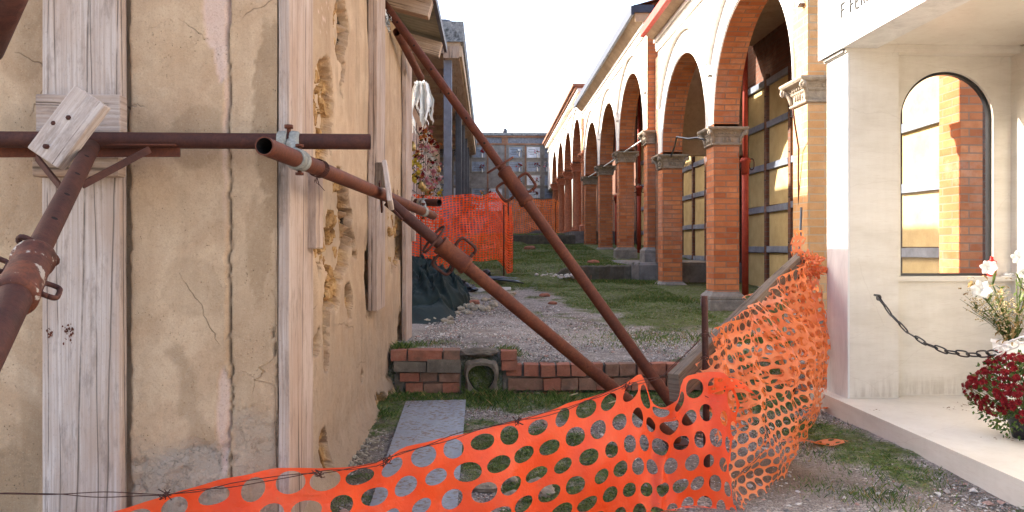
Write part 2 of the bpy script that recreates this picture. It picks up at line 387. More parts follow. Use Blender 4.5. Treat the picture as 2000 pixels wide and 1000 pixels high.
def m_marble():
    t = NT('marble'); n1 = t.noise(t.co('Object', (1.2, 1.2, 5)), 2.0, 9, .68, .3); n2 = t.noise(t.co('Object', (6, 6, 60)), 2.5, 6, .7); n3 = t.noise(t.co(), 3, 7, .65)
    col = t.ramp(n1, [(.3, (.60,.55,.47)), (.5, (.67,.62,.54)), (.7, (.72,.675,.60))])
    col = t.mix(t.ramp(n2, [(.30, .3), (.46, 0)]), col, (.48,.39,.29))
    col = t.mix(t.ramp(n3, [(.55, 0), (.8, .4)]), col, (.46,.39,.31))
    sx = t.t.nodes.new('ShaderNodeSeparateXYZ'); t.lk(t.co(), sx.inputs[0]); low = t.ramp(t.math('MULTIPLY', sx.outputs[2], 2.5), [(.0, 0), (.015, 0), (.03, .6), (.35, 0)]); st_ = t.ramp(t.noise(t.co('Object', (22, 22, 2.2)), 1.6, 6, .7), [(.42, 0), (.7, 1)])
    col = t.mix(t.math('MULTIPLY', low, st_), col, (.30,.23,.165)); col = t.mix(t.math('MULTIPLY', st_, .07), col, (.36,.29,.22))
    ck = t.math('MULTIPLY', t.ramp(t.voro(t.mix(.2, t.co('Object', (1,1,2.5)), t.noise(t.co(), 3, 5, .6, out=1), 'ADD'), .9, 'DISTANCE_TO_EDGE'), [(0, 1), (.002, 0)]), .14); col = t.mix(ck, col, (.25,.18,.12))
    t.bump(n2, .25, .001); MAT['marble'] = t.fin(col, .42, 0, .4)
def m_marble_white():
    t = NT('marble_white'); n1 = t.noise(t.co('Object', (3, 3, .8)), 2.5, 9, .68, .8); n2 = t.noise(t.co('Object', (30, 30, 4)), 2, 6, .7)
    col = t.ramp(n1, [(.3, (.55,.54,.52)), (.5, (.68,.67,.65)), (.7, (.76,.75,.73))]); col = t.mix(t.ramp(n2, [(.3, .35), (.48, 0)]), col, (.46,.45,.44))
    t.bump(n2, .25, .001); MAT['marble_white'] = t.fin(col, .5, 0, .35)
def m_ground():
    t = NT('ground'); c = t.co(); w = t.attr('cover'); r, g, b = t.sep(w)[0:3]
    v = t.voro(c, 95, 'F1', out='Color'); vd = t.voro(c, 95, 'F1'); v2 = t.voro(c, 240, 'F1', out='Color')
    sv = t.t.nodes.new('ShaderNodeSeparateColor'); t.lk(v, sv.inputs[0]); sv2 = t.t.nodes.new('ShaderNodeSeparateColor'); t.lk(v2, sv2.inputs[0])
    gr = t.ramp(sv.outputs[0], [(0, (.11,.10,.09)), (.3, (.24,.215,.195)), (.6, (.37,.33,.30)), (.85, (.47,.40,.35)), (1, (.66,.62,.57))])
    gr2 = t.ramp(sv2.outputs[0], [(0, (.11,.095,.085)), (.5, (.26,.225,.205)), (1, (.42,.37,.33))])
    n2 = t.noise(c, 14, 7, .7); n1 = t.noise(c, 2.2, 8, .65)
    gr = t.mix(t.ramp(n2, [(.4, 0), (.6, 1)]), gr, gr2)
    soil = t.ramp(n2, [(.3, (.065,.046,.032)), (.6, (.13,.095,.068)), (.8, (.20,.15,.11))])
    col = t.mix(b, gr, t.ramp(n2, [(.3, (.13,.085,.055)), (.7, (.22,.15,.10))]))
    moss = t.ramp(t.noise(c, 30, 6, .75), [(.3, (.05,.055,.018)), (.5, (.10,.13,.035)), (.7, (.16,.19,.055))])
    gf = t.math('MULTIPLY', r, t.ramp(t.noise(c, 22, 6, .72), [(.30, .15), (.52, 1)]), clamp=True)
    col = t.mix(t.math('MULTIPLY', g, .8), col, soil)
    col = t.mix(gf, col, moss)
    col = t.mix(t.ramp(n1, [(.3, .35), (.55, 0)]), col, (.07,.055,.045))
    t.bump(t.math('ADD', t.math('MULTIPLY', vd, -1.4), t.math('MULTIPLY', n2, .8)), .9, .010)
    MAT['ground'] = t.fin(col, .95, 0, .12)
def m_orange():
    t = NT('orange_plastic'); c = t.co(); n = t.noise(c, 7, 5, .6); w = t.noise(t.co('Object', (30, 30, 30)), 1.2, 4, .6, 1.2)
    col = t.ramp(n, [(.3, (.80,.050,.008)), (.7, (.90,.085,.014))])
    dst = t.ramp(t.noise(c, 5, 8, .75), [(.48, 0), (.72, .42)]); col = t.mix(dst, col, (.62,.17,.08)); col = t.mix(t.ramp(t.noise(c, 40, 5, .8), [(.62, 0), (.72, .5)]), col, (.35,.13,.07))
    t.bump(t.math('ADD', w, t.noise(c, 14, 3)), .5, .006); t.fin(col, t.ramp(t.noise(c, 11, 5), [(.3, .28), (.7, .55)]), 0, .45)
    tr = t.t.nodes.new('ShaderNodeBsdfTranslucent'); tr.inputs[0].default_value = (.95,.13,.018,1)
    mx = t.t.nodes.new('ShaderNodeMixShader'); mx.inputs[0].default_value = .25
    t.t.links.new(t.b.outputs[0], mx.inputs[1]); t.t.links.new(tr.outputs[0], mx.inputs[2]); t.t.links.new(mx.outputs[0], t.out.inputs[0])
    MAT['orange_plastic'] = t.mat
    t = NT('faded_orange'); c = t.co(); n = t.noise(c, 9, 5, .6)  # faded orange, lightened in the colour for sun on the net's outer side
    t.bump(t.noise(c, 40, 3), .4, .003); t.fin(t.ramp(n, [(.3, (.62,.12,.034)), (.7, (.74,.24,.095))]), .38, 0, .45)
    tr = t.t.nodes.new('ShaderNodeBsdfTranslucent'); tr.inputs[0].default_value = (.92,.24,.055,1)
    mx = t.t.nodes.new('ShaderNodeMixShader'); mx.inputs[0].default_value = .35
    t.t.links.new(t.b.outputs[0], mx.inputs[1]); t.t.links.new(tr.outputs[0], mx.inputs[2]); t.t.links.new(mx.outputs[0], t.out.inputs[0])
    MAT['faded_orange'] = t.mat
def m_leaf(name, c1, c2, trans=.3, sc=30):
    t = NT(name); n = t.noise(t.co(), sc, 3, .5); n5 = t.noise(t.co(), 2.5, 4, .6); col = t.ramp(n, [(.35, c1), (.65, c2)])
    col = t.mix(t.ramp(n5, [(.4, 0), (.7, .5)]), col, tuple(x*.55 for x in c1)); t.fin(col, .6, 0, .25)
    tr = t.t.nodes.new('ShaderNodeBsdfTranslucent'); t.lk(col, tr.inputs[0])
    mx = t.t.nodes.new('ShaderNodeMixShader'); mx.inputs[0].default_value = trans
    t.t.links.new(t.b.outputs[0], mx.inputs[1]); t.t.links.new(tr.outputs[0], mx.inputs[2]); t.t.links.new(mx.outputs[0], t.out.inputs[0]); MAT[name] = t.mat
def m_glass():
    t = NT('window_glass'); tr = t.t.nodes.new('ShaderNodeBsdfTransparent'); gl = t.t.nodes.new('ShaderNodeBsdfGlossy'); gl.inputs['Roughness'].default_value = .02
    fr = t.t.nodes.new('ShaderNodeFresnel'); fr.inputs[0].default_value = 1.45; mx = t.t.nodes.new('ShaderNodeMixShader')
    t.t.links.new(fr.outputs[0], mx.inputs[0]); t.t.links.new(tr.outputs[0], mx.inputs[1]); t.t.links.new(gl.outputs[0], mx.inputs[2]); t.t.links.new(mx.outputs[0], t.out.inputs[0])
    MAT['window_glass'] = t.mat
def m_plaster_panel():
    t = NT('ochre_panel'); c = t.co(); n = t.noise(c, 5, 7, .65); n2 = t.noise(c, 90, 4, .7)
    col = t.ramp(n, [(.3, (.44,.32,.145)), (.7, (.58,.45,.225))]); col = t.mix(t.ramp(n2, [(.3, .35), (.5, 0)]), col, (.33,.22,.09))
    t.bump(n2, .5, .003); MAT['ochre_panel'] = t.fin(col, .9, 0, .15)

m_stucco(); m_marble(); m_marble_white(); m_ground(); m_orange(); m_glass(); m_plaster_panel()
m_wood('grey_wood', [(.27,.20,.165), (.48,.385,.335), (.61,.515,.46), (.38,.255,.185)])
m_wood('warm_wood', [(.22,.15,.11), (.38,.27,.20), (.50,.39,.31), (.30,.17,.10)])
m_wood('dark_wood', [(.07,.05,.04), (.15,.11,.085), (.24,.19,.15), (.12,.075,.05)])
m_wood('fresh_wood', [(.26,.175,.13), (.43,.325,.27), (.56,.46,.40), (.33,.21,.145)])
m_rust('rust', (.040,.013,.010), (.070,.021,.014), (.105,.034,.019))
m_rust('rust_bright', (.075,.019,.010), (.125,.032,.014), (.18,.052,.020))
m_rust('rust_flaky', (.04,.014,.011), (.10,.032,.02), (.22,.06,.025), 1.0, .9)
m_rust('red_steel', (.22,.025,.015), (.33,.045,.025), (.38,.07,.04))
m_rust('zinc', (.16,.15,.13), (.30,.29,.26), (.42,.40,.36))
m_brick('brick_orange', (.36,.088,.034), (.68,.27,.115), (.27,.18,.13), tint=(.54,.17,.06), stain=.45, bd=.01)
m_brick('brick_old', (.30,.13,.075), (.20,.095,.06), (.20,.16,.12), tint=(.30,.15,.09), stain=.6)
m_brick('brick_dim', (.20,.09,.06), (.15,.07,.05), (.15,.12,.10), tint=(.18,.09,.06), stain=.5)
m_brick('brick_yellow', (.52,.27,.11), (.62,.36,.17), (.45,.34,.22), tint=(.50,.24,.09), stain=.2)
m_stone('grey_stone', [(.17,.15,.13), (.27,.245,.22), (.37,.34,.31)], 5)
m_stone('carved_stone', [(.24,.19,.14), (.37,.30,.23), (.48,.41,.33)], 9, (.07,.055,.045), .5, .008)
m_stone('concrete', [(.14,.125,.115), (.22,.20,.185), (.30,.28,.26)], 3, (.05,.045,.04), .6)
m_stone('lichen_concrete', [(.12,.12,.12), (.25,.25,.25), (.42,.42,.42)], 14, (.03,.03,.03), .9)
m_stone('rock', [(.20,.17,.13), (.34,.29,.22), (.44,.39,.31)], 14, (.08,.06,.04), .3)
m_stone('tan_plaster', [(.36,.25,.165), (.47,.335,.22), (.53,.39,.27)], 2, (.14,.09,.06), .3, .002)
m_stone('pale_plaster', [(.68,.61,.54), (.80,.75,.69), (.84,.80,.75)], 2, (.45,.33,.26), .3, .002)
m_stone('pink_marble', [(.52,.36,.31), (.66,.50,.44), (.76,.62,.56)], 3, (.2,.13,.11), .3, .002)
m_stone('kerb_brick', [(.24,.090,.058), (.33,.13,.085), (.38,.20,.14)], 12, (.12,.085,.065), .6)
m_stone('kerb_brick_dark', [(.17,.09,.06), (.25,.14,.10), (.31,.20,.15)], 12, (.10,.08,.065), .7)
m_stone('mossy_concrete', [(.06,.055,.042), (.11,.095,.075), (.17,.15,.125)], 5, (.03,.035,.015), .7)
m_stone('mortar', [(.12,.10,.08), (.18,.15,.12), (.26,.22,.18)], 14, (.07,.06,.05), .5)
simple('black_paint', (.015,.015,.017), .35, .2, 20, .001, .5)
simple('hole_dark', (.012,.009,.008), .9)
simple('white_plastic', (.75,.75,.74), .45, .08)
simple('dull_white', (.62,.60,.57), .6, .12)
simple('red_plastic', (.55,.02,.015), .3, .15)
simple('tarp', (.005,.014,.013), .8, .45, 6, .004)
simple('black_plastic', (.012,.013,.02), .3, .3, 9, .004, .5)
simple('metal_sheet', (.27,.29,.32), .42, .16, 5, .0008, .5, .35)
simple('red_paint', (.42,.05,.03), .6, .25)
simple('navy_metal', (.03,.035,.055), .5, .3)
simple('roof_tile', (.25,.12,.08), .9, .4, 5, .01)
simple('bluegrey_metal', (.15,.155,.19), .5, .25, 5)
simple('dark_metal', (.07,.07,.08), .5, .25, 5)
simple('grey_band', (.15,.15,.17), .7, .4, 12, .004)
simple('corrugated', (.24,.21,.15), .5, .25, 5)
simple('soft_white', (.80,.80,.78), .7, .05)
simple('terracotta', (.45,.17,.09), .85, .3, 20)
simple('dead_leaf', (.20,.12,.06), .8, .4, 40)
simple('straw', (.42,.34,.20), .8, .3, 40)
simple('letter_grey', (.07,.068,.066), .6, .1)
simple('slab_grey', (.20,.225,.28), .35, .35, 6)
simple('slab_pale', (.52,.54,.60), .4, .25, 6)
simple('brass', (.55,.36,.12), .35, .2, 10, .001, .5, .6)
m_leaf('grass_blade', (.085,.14,.028), (.19,.25,.065))
m_leaf('leaf_dark', (.03,.075,.018), (.075,.14,.035))
m_leaf('leaf_mid', (.06,.10,.025), (.16,.20,.06))
m_leaf('leaf_dry', (.28,.18,.07), (.42,.30,.13))
for nm, c1, c2 in (('petal_red', (.17,.005,.010), (.31,.015,.018)), ('petal_pink', (.60,.16,.22), (.75,.35,.38)), ('petal_white', (.70,.67,.60), (.82,.80,.76)),
                   ('petal_yellow', (.65,.42,.02), (.80,.60,.08)), ('petal_orange', (.60,.17,.04), (.75,.32,.10)), ('petal_cream', (.62,.48,.36), (.78,.66,.52))):
    m_leaf(nm, c1, c2, .15, 60)
# ================================================================== GROUND
def gz(x, y):
    x = np.asarray(x, float); y = np.asarray(y, float)
    w = .02 + 1.2*sst(.9, .1, x)
    z = 0.02*fbm(x*1.3, y*1.3, 0, 3, 3) - .01
    z = z + (.21 + .075*sst(.35, .05, x)*sst(8, 5.4, y))*sst(5.24, 5.29, y)
    z = z + (.24-.0)*sst(6.5, 12, y) + .0
    wk = .02 + 1.6*sst(1.5, .5, x)
    z = z + (.25)*sst(12.25-wk, 12.27+wk, y)
    z = z + .36*sst(12.6, 20.4, y)
    w2 = .02 + 1.0*sst(1.2, .3, x)
    z = z + (.22)*sst(20.5-w2, 20.52+w2, y) + .14*sst(20.6, 24, y) + .06*sst(24, 33, y)
    return z
def cover(x, y):
    """grass, soil, sand share of the ground"""
    n = fbm(x*1.7, y*1.7, 0, 4, 21); n2 = fbm(x*6, y*6, 3, 3, 22); q = n*.6+n2*.4
    g = .30 + 0*x
    g = g + .5*sst(4.55, 5.0, y)*sst(5.3, 5.1, y)                     # strip at the foot of the brick kerb
    g = g + .35*np.exp(-((x-.35)/.7)**2-((y-4.0)/.9)**2)
    g = g + .28*np.exp(-((x-.2)/.5)**2-((y-3.2)/.7)**2)
    g = g + .55*np.exp(-((x-1.78)/.22)**2-((y-3.85)/.75)**2)
    g = g + .35*np.exp(-((x+.55)/.22)**2-((y-5.5)/.35)**2)
    g = g + .52*sst(.6, 2.0, x+.12*(y-7))*sst(6.2, 8, y)
    g = g + .45*sst(9.5, 11.5, y)+.2*sst(12.3, 14, y)
    g = np.where((x > -.5) & (x < 1.2) & (y > 5.3) & (y < 8), g-.10, g)
    g = np.where((x > .95) & (x < 1.75) & (y < 3.8), g-.2, g)
    G = sst(.0, .22, g + (q-.5)*1.3 - .42)
    soil = sst(.0, .2, fbm(x*2.3, y*2.3, 7, 4, 31)-.52)*.5 + .9*np.exp(-((x+.62)/.12)**2)*sst(5.2, 5.0, y) + .6*sst(-.9, -.2, -abs(y-5.15)+0)*sst(.16, .05, abs(y-5.12))
    sand = np.exp(-((x-1.22)/.33)**2-((y-3.35)/.28)**2)*1.1*sst(.3, .55, fbm(x*4, y*4, 1, 4, 33)+.1)
    return np.clip(G, 0, 1), np.clip(soil, 0, 1), np.clip(sand, 0, 1)
xs = np.concatenate([[-60,-20,-8,-4,-2,-1.2], np.arange(-.9, 2.75, .035), [3.2,4,6,10,25,60]])
ys = np.concatenate([[-60,-20,-5,0,1.5,2.1], np.arange(2.4, 9, .035), np.arange(9, 24, .09), [25,27,29,31,33,35,40,60,120]])
X, Y = np.meshgrid(xs, ys, indexing='ij'); Z = gz(X, Y) + .012*(fbm(X*9, Y*9, 0, 3, 5)-.5) + .03*(fbm(X*2, Y*2, 0, 3, 6)-.5)
g_, s_, sa_ = cover(X, Y)
Z = Z + g_*.02*fbm(X*20, Y*20, 0, 3, 8)
ground = npmesh('ground', np.stack([X, Y, Z], -1), grid_faces(len(xs), len(ys)), MAT['ground'],
                attrs={'cover': np.stack([g_, s_, sa_, np.ones_like(g_)], -1)})
tag(ground, kind='structure')
def ghit(px, py, lo=1.5, hi=40):
    r = ray(px, py)
    for d in np.linspace(lo, hi, 4000):
        p = Vector((0,0,CZ)) + r*d
        if p.z <= float(gz(p.x, p.y)): return p
    return p
# ================================================================== LEFT BUILDING (shored up)
XB = -.683; YA = 2.5; YE = 6.5
lb = thing('shored_building', 'old building with stained tan stucco walls held up by planks and rusty props', 'building', (-1.5, 4.5, 0))
def poly_d(px, py, pts):
    d = np.full(np.shape(px), 1e9)
    for (x0, y0), (x1, y1) in zip(pts[:-1], pts[1:]):
        vx, vy = x1-x0, y1-y0; t = np.clip(((px-x0)*vx+(py-y0)*vy)/(vx*vx+vy*vy), 0, 1)
        d = np.minimum(d, np.hypot(px-x0-t*vx, py-y0-t*vy))
    return d
def ell(px, py, cx, cy, rx, ry, n=None, k=.5):
    q = ((px-cx)/rx)**2+((py-cy)/ry)**2
    if n is not None: q = q+(n-.5)*k*4
    return sst(1.15, .85, q)
# wall facing the camera
xa = np.concatenate([np.linspace(-5, -1.75, 8)[:-1], np.arange(-1.75, XB, .0065), [XB]])
za = np.concatenate([np.arange(-.1, 1.85, .0075), [2.0, 2.3, 2.62]])
X, Zz = np.meshgrid(xa, za, indexing='ij')
xx = X*CT - YA*ST; dd = X*ST + YA*CT; PX = 1000+F*xx/dd; PY = HZ-F*(Zz-CZ)/dd
nA = fbm(X*9, Zz*9, 0, 5, 41); nB = fbm(X*30, Zz*30, 0, 4, 42); nS = fbm(X*25, Zz*2.5, 0, 4, 43)
wob = (fbm(X*0, Zz*5, 0, 4, 44)-.5)*26; wobf = (fbm(X*0, Zz*30, 0, 3, 45)-.5)*9
H = (fbm(X*2.2, Zz*2.2, 0, 4, 46)-.5)*.02 + (nB-.5)*.003
PXw = PX + wobf
j1 = sst(3.0, .7, abs(PXw+wob*.35-449)); H -= j1*.02
H += .008*sst(446, 441, PXw+wob*.35)*sst(250, 262, PXw)            # proud middle panel
H -= .022*sst(232, 240, PX)*sst(257, 251, PXw+wob*.3)               # recess beside the board
j2 = sst(3.2, .5, abs(PXw-549)); H -= j2*.03
ck = sst(1.6, .3, poly_d(PXw, PY, [(535,640),(543,760),(541,815),(534,830),(545,880)])); H -= ck*.012
ck2 = sst(1.2, .2, poly_d(PX+wobf, PY, [(0,480),(12,440),(40,400),(28,560),(60,640),(75,720)]))*.6; H -= ck2*.006
ck3 = sst(1.3, .2, poly_d(PX, PY+(nB-.5)*14, [(455,800),(500,792),(540,806)])); H -= ck3*.006
pink = ell(PX, PY, 424, 20, 24, 75, nA, .35) + ell(PX, PY, 432, 110, 11, 50, nA, .4) + .8*sst(5, 1, abs(PXw-441))*sst(560, 200, PY) + .8*ell(PX, PY, 437, 850, 12, 110, nA, .5)
pink = np.clip(pink, 0, 1); H -= .009*pink
grey = np.clip(sst(850, 905, PY+(nA-.5)*90)*sst(250, 262, PX)*sst(447, 440, PX) + ell(PX, PY, 395, 915, 55, 50, nA, .5), 0, 1)
grey = np.maximum(grey, .6*sst(790, 830, PY+(nA-.5)*60)*sst(450, 458, PX))
H -= grey*(.006 + .007*sst(.45, .55, fbm(X*16, Zz*16, 2, 3, 48)))
dark = ell(PX, PY, 530, 250, 34, 190, nA*.5+nB*.5, .8)*(.45+.5*nB) + ell(PX, PY, 505, 470, 26, 110, nA*.5+nB*.5, .7)*.4 + .55*ell(PX, PY, 15, 960, 70, 90, nA, .3)
dark += .5*sst(22, 8, poly_d(PX+(nA-.5)*60, PY, [(345,690),(362,740),(362,800),(385,840),(430,862)]))
dark += .35*sst(.55, .7, nS)*sst(600, 850, PY) + .3*ell(PX, PY, 480, 880, 50, 130, nA, .4) + .35*ell(PX, PY, 385, 270, 55, 60, nA, .5)
dark += .28*sst(.52, .72, fbm(X*4.2, Zz*3, 3, 6, 49)+(nB-.5)*.15) + .25*ell(PX, PY, 380, 560, 60, 50, nA, .5) + .3*ell(PX, PY, 30, 60, 50, 90, nA, .6)
dark = np.maximum(dark, .8*sst(228, 236, PX)*sst(256, 252, PX)*.6); dark = np.maximum(np.clip(dark, 0, .72), np.maximum(j1, np.maximum(j2, ck)))  # recess strip beside the board darkened in colour for its shade
V = np.stack([X, YA-H, Zz], -1)
fa = grid_faces(len(xa), len(za))
o = npmesh('front_wall', V, fa, MAT['stucco'], lb, attrs={'wear': np.stack([np.clip(dark,0,1), 0*X, np.clip(grey,0,1), pink], -1)})
# receding wall
yb = np.concatenate([[YA], np.arange(YA+.01, YE, .011), [YE]]); zb = np.concatenate([np.arange(-.1, 2.5, .0105), [2.62]])
Yy, Zz = np.meshgrid(yb, zb, indexing='ij')
xx = XB*CT - Yy*ST; dd = XB*ST + Yy*CT; PX = 1000+F*xx/dd; PY = HZ-F*(Zz-CZ)/dd
nA = fbm(Yy*7, Zz*7, 0, 5, 51); nB = fbm(Yy*26, Zz*26, 0, 4, 52); nS = fbm(Yy*14, Zz*1.6, 0, 4, 53)
w1 = (fbm(Yy*12, Zz*12, 0, 3, 54)-.5)*14
H = (fbm(Yy*1.5, Zz*1.5, 0, 4, 55)-.5)*.03 + (nB-.5)*.004
PXn = PX+w1
st = ell(PX, PY, 634, 210, 17, 88, nA, .4)*sst(-8, 0, 652-PXn) + ell(PX, PY, 656, 440, 34, 100, nA, .38) + ell(PX, PY, 628, 400, 16, 120, nA, .4) + ell(PX, PY, 652, 560, 12, 60, nA, .5)
st += ell(PX, PY, 771, 455, 15, 75, nA, .45) + ell(PX, PY, 633, 880, 8, 45, nA, .4) + .9*ell(PX, PY, 667, 55, 13, 55, nA, .4) + ell(PX, PY, 640, 640, 7, 90, nA, .5)
st = np.clip(st, 0, 1); st = np.maximum(st, .85*sst(.67, .71, fbm(Yy*3.2, Zz*3.2, 6, 4, 60))*sst(260, 420, PY))
cell = fbm(Yy*6+nA*2, Zz*9, 3, 2, 57)
vy_, vz_ = Yy*7.5+(nA-.5)*1.2, Zz*12+(nB-.5)*.9; f1, f2, cid = vor(vy_, vz_, 3); gap = sst(.20, .02, f2-f1)
H -= st*(.020 + .055*(cid-.35) + .040*gap + .030*nB + .012*fbm(Yy*40, Zz*40, 0, 3, 88))
cr = sst(3.0, 1.0, poly_d(PXn*1.0, PY, [(671,-40),(674,30),(681,60),(676,85),(672,110),(670,190)]))
cr = np.maximum(cr, sst(3.4, 1.4, poly_d(PXn, PY, [(637,130),(641,200),(650,225),(644,250),(648,300)])))
cr = np.maximum(cr, sst(3.2, 1.2, poly_d(PXn, PY, [(664,330),(667,380),(671,415),(684,410),(690,470),(692,500)])))
cr = np.maximum(cr, sst(2.6, 1.0, poly_d(PXn, PY, [(770,410),(778,440),(782,470)])))
H -= cr*.045
H += .02*sst(900, 980, PY+(nA-.5)*60)
base_h = .12*sst(.18, -.05, Zz-.0)*1.0; H += base_h*.5
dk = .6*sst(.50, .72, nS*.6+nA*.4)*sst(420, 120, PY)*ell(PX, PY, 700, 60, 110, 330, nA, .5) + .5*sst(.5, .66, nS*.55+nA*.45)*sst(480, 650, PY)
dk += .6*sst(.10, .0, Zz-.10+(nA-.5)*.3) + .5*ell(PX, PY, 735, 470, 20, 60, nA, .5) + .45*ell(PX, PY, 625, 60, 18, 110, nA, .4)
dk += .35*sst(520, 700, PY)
dk = np.maximum(np.clip(dk, 0, .72)*(1-st), np.maximum(cr, st*np.clip(gap*.97+.5*(cid < .3), 0, 1)))  # gaps between exposed stones darkened in colour for the shadow in them
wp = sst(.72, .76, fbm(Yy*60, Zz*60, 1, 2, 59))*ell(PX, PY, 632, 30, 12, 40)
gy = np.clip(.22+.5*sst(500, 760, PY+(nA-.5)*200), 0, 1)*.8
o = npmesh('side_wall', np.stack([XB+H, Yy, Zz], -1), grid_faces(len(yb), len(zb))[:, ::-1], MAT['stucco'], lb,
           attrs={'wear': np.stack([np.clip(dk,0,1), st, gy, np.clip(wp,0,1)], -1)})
o.data.polygons.foreach_set('use_smooth', ~(np.maximum(st, cr).reshape(-1)[grid_faces(len(yb), len(zb))].max(1) > .4)); o.data.update()
b = MB(); b.box(-5, XB-.055, YA+.05, YE-.0, -.1, 2.6); b.box(XB-.055, XB+.004, YE-.012, YE+.02, -.1, 2.6)
core = b.build('wall_core', MAT['tan_plaster'], lb)
# roof: rafters, corrugated sheets, ridge
b = MB()
zr = CZ+1.66
for sgn in (1,):
    n = 60; pts = []
    for i in range(n*4+1):
        y = 1.9+(6.42-1.9)*i/(n*4); pts.append((y, .008*math.sin(2*math.pi*i/4.0*1.0 + .3)*1.0))
    for i in range(n*4):
        (y0, h0), (y1, h1) = pts[i], pts[i+1]
        b.quad([(-.36, y0, zr+h0), (-.36, y1, zr+h1), (-4.8, y1, zr+1.15+h1), (-4.8, y0, zr+1.15+h0)])
        b.quad([(-.36, y1, zr+h1+.012), (-.36, y0, zr+h0+.012), (-4.8, y0, zr+1.162+h0), (-4.8, y1, zr+1.162+h1)])
roof = b.build('roof', MAT['corrugated'], lb)
for y in (2.1, 2.95, 4.0, 5.05, 6.1):
    b = MB(); b.beam((-.385, y+.05, CZ+1.57), (-1.7, y+.05, CZ+1.92), .115, .10, (0,0,1), nseg=5, wob=.002, seed=int(y*10))
    bev(b.build('rafter', MAT['warm_wood'], roof), .004)
b = MB(); b.box(-.375, -.35, 1.9, 6.44, zr-.03, zr+.03); b.build('eave_edge', MAT['dark_metal'], roof)
# ================================================================== PLANKS ON THE WALLS
def board(name, label, p0, p1, wd, th, side, mat, seed=0, group='boards nailed to the stucco walls', bw=.005, parent=None, wob=.0012):
    b = MB(); b.beam(p0, p1, wd, th, side, nseg=10, wob=wob, seed=seed)
    o = b.build(name, MAT[mat], parent, None if parent else p0); bev(o, bw)
    if not parent: tag(o, label, 'plank', group)
    return o
def ax(px, Y=YA-.04): return onY(px, HZ, Y).x
x0, x1 = ax(81), ax(236)
board('wooden_plank', 'wide pale grey upright plank, leftmost on the wall facing the viewer', ((x0+x1)/2, YA-.018, 0), ((x0+x1)/2, YA-.018, 2.3), x1-x0, .055, (1,0,0), 'grey_wood', 3, bw=.012)
board('wooden_plank', 'upright weathered plank at the wall corner with knots and a long split', (XB+.022, YA+.165, .02), (XB+.022, YA+.165, 2.4), .34, .036, (0,1,0), 'fresh_wood', 4)
board('wooden_plank', 'short plank strip nailed over the corner plank just below the pipe end', (XB+.055, 2.80, CZ-.005), (XB+.055, 2.80, CZ+.27), .11, .034, (0,1,0), 'fresh_wood', 5)
board('wooden_plank', 'long narrow plank hanging on the side wall and ending above the ground', (XB+.027, 4.52, CZ-.36), (XB+.027, 4.52, 2.55), .33, .054, (0,1,0), 'fresh_wood', 6)
board('wooden_plank', 'tall upright plank at the far end of the side wall', (XB+.02, 6.24, .22), (XB+.02, 6.24, 2.55), .44, .036, (0,1,0), 'fresh_wood', 7)
board('wooden_plank', 'short plank piece behind the far pipe clamp at the end of the side wall', (XB+.055, 6.42, CZ+.05), (XB+.055, 6.42, CZ+.42), .10, .03, (0,1,0), 'fresh_wood', 8)
for i, (a, c, z0, z1, lab) in enumerate(((78, 242, 187, 262, 'horizontal pad board behind the pipe, its upper half showing above'), (71, 239, 309, 346, 'horizontal pad board behind the pipe, reddish edge showing below'))):
    p = onY(a, (z0+z1)/2, YA-.075); q = onY(c, (z0+z1)/2, YA-.075); hh = abs(onY(a, z0, YA-.075).z-onY(a, z1, YA-.075).z)
    board('pad_board', lab, p, q, hh, .05, (0,0,1), 'warm_wood' if i else 'fresh_wood', 20+i)
rs = random.Random(41)
for k, (cx_, cy_, sx_, sy_, n_) in enumerate(((133, 648, 9, 12, 34), (98, 652, 5, 8, 14))):
    b = MB()
    for i in range(n_):
        p = onY(cx_+rs.gauss(0, sx_*.6), cy_+rs.gauss(0, sy_*.7), YA-.0475); r_ = rs.uniform(.001, .0042)
        b.quad([p+Vector((r_*rs.uniform(.5,1.2)*math.cos(a), 0, r_*rs.uniform(.7,1.7)*math.sin(a))) for a in np.linspace(0, 6.28, 9)[:-1]])
    o = b.build('rust_stain', MAT['rust_bright'], bpy.data.objects['wooden_plank'])
# tilted bolted board in front of the pipe
tb = thing('bolted_board', 'short grey board tilted across the horizontal pipe with three bolts', 'plank', P(135, 250, 2.17))
c0 = P(182, 189, 2.17); c1 = P(90, 311, 2.15)
a_ = (c1-c0).normalized(); sd = (P(215,205,2.17)-P(150,172,2.17)).normalized()
b = MB(); b.beam(c0, c1, .103, .042, sd, nseg=6, wob=.0008, seed=9); bev(b.build('board', MAT['grey_wood'], tb), .004)
for px, py in ((106, 241), (135, 230), (90, 286)):
    p = P(px, py, 2.144 if py < 260 else 2.127); b = MB(); nrm = Vector((0,-1,0)); b.tube([p+Vector((0,.02,0)), p+nrm*.006, p+nrm*.010], [.0072,.0072,.004], 6); b.build('bolt', MAT['rust'], tb)
# ================================================================== PIPES, CLAMPS, PROPS
def pipe(name, label, p0, p1, r, mat='rust', group='horizontal scaffold pipes', mouths=(False, True)):
    p0 = Vector(p0); p1 = Vector(p1); b = MB(); d = (p1-p0).normalized()
    n = 14; b.tube([p0+d*(p1-p0).length*i/n for i in range(n+1)], r, 28, cap=False)
    if mouths[0]: b.pipe_end(p0, d, r)
    if mouths[1]: b.pipe_end(p1, -d, r)
    o = b.build(name, [MAT[mat], MAT['hole_dark']], None, p0); tag(o, label, 'pipe', group); return o
A0, A1 = P(-80, 272, 2.27), P(724, 277, 2.43)
pipe('scaffold_pipe', 'long horizontal rusty pipe across the front wall, open end sticking past the corner', A0, A1, .0245)
B0, B1 = P(516, 285, 2.03), P(846, 421, 4.75)
pipe('scaffold_pipe', 'rusty pipe running away along the side wall with its round open mouth toward the viewer', B0, B1, .0255, 'rust_bright', mouths=(True, False))
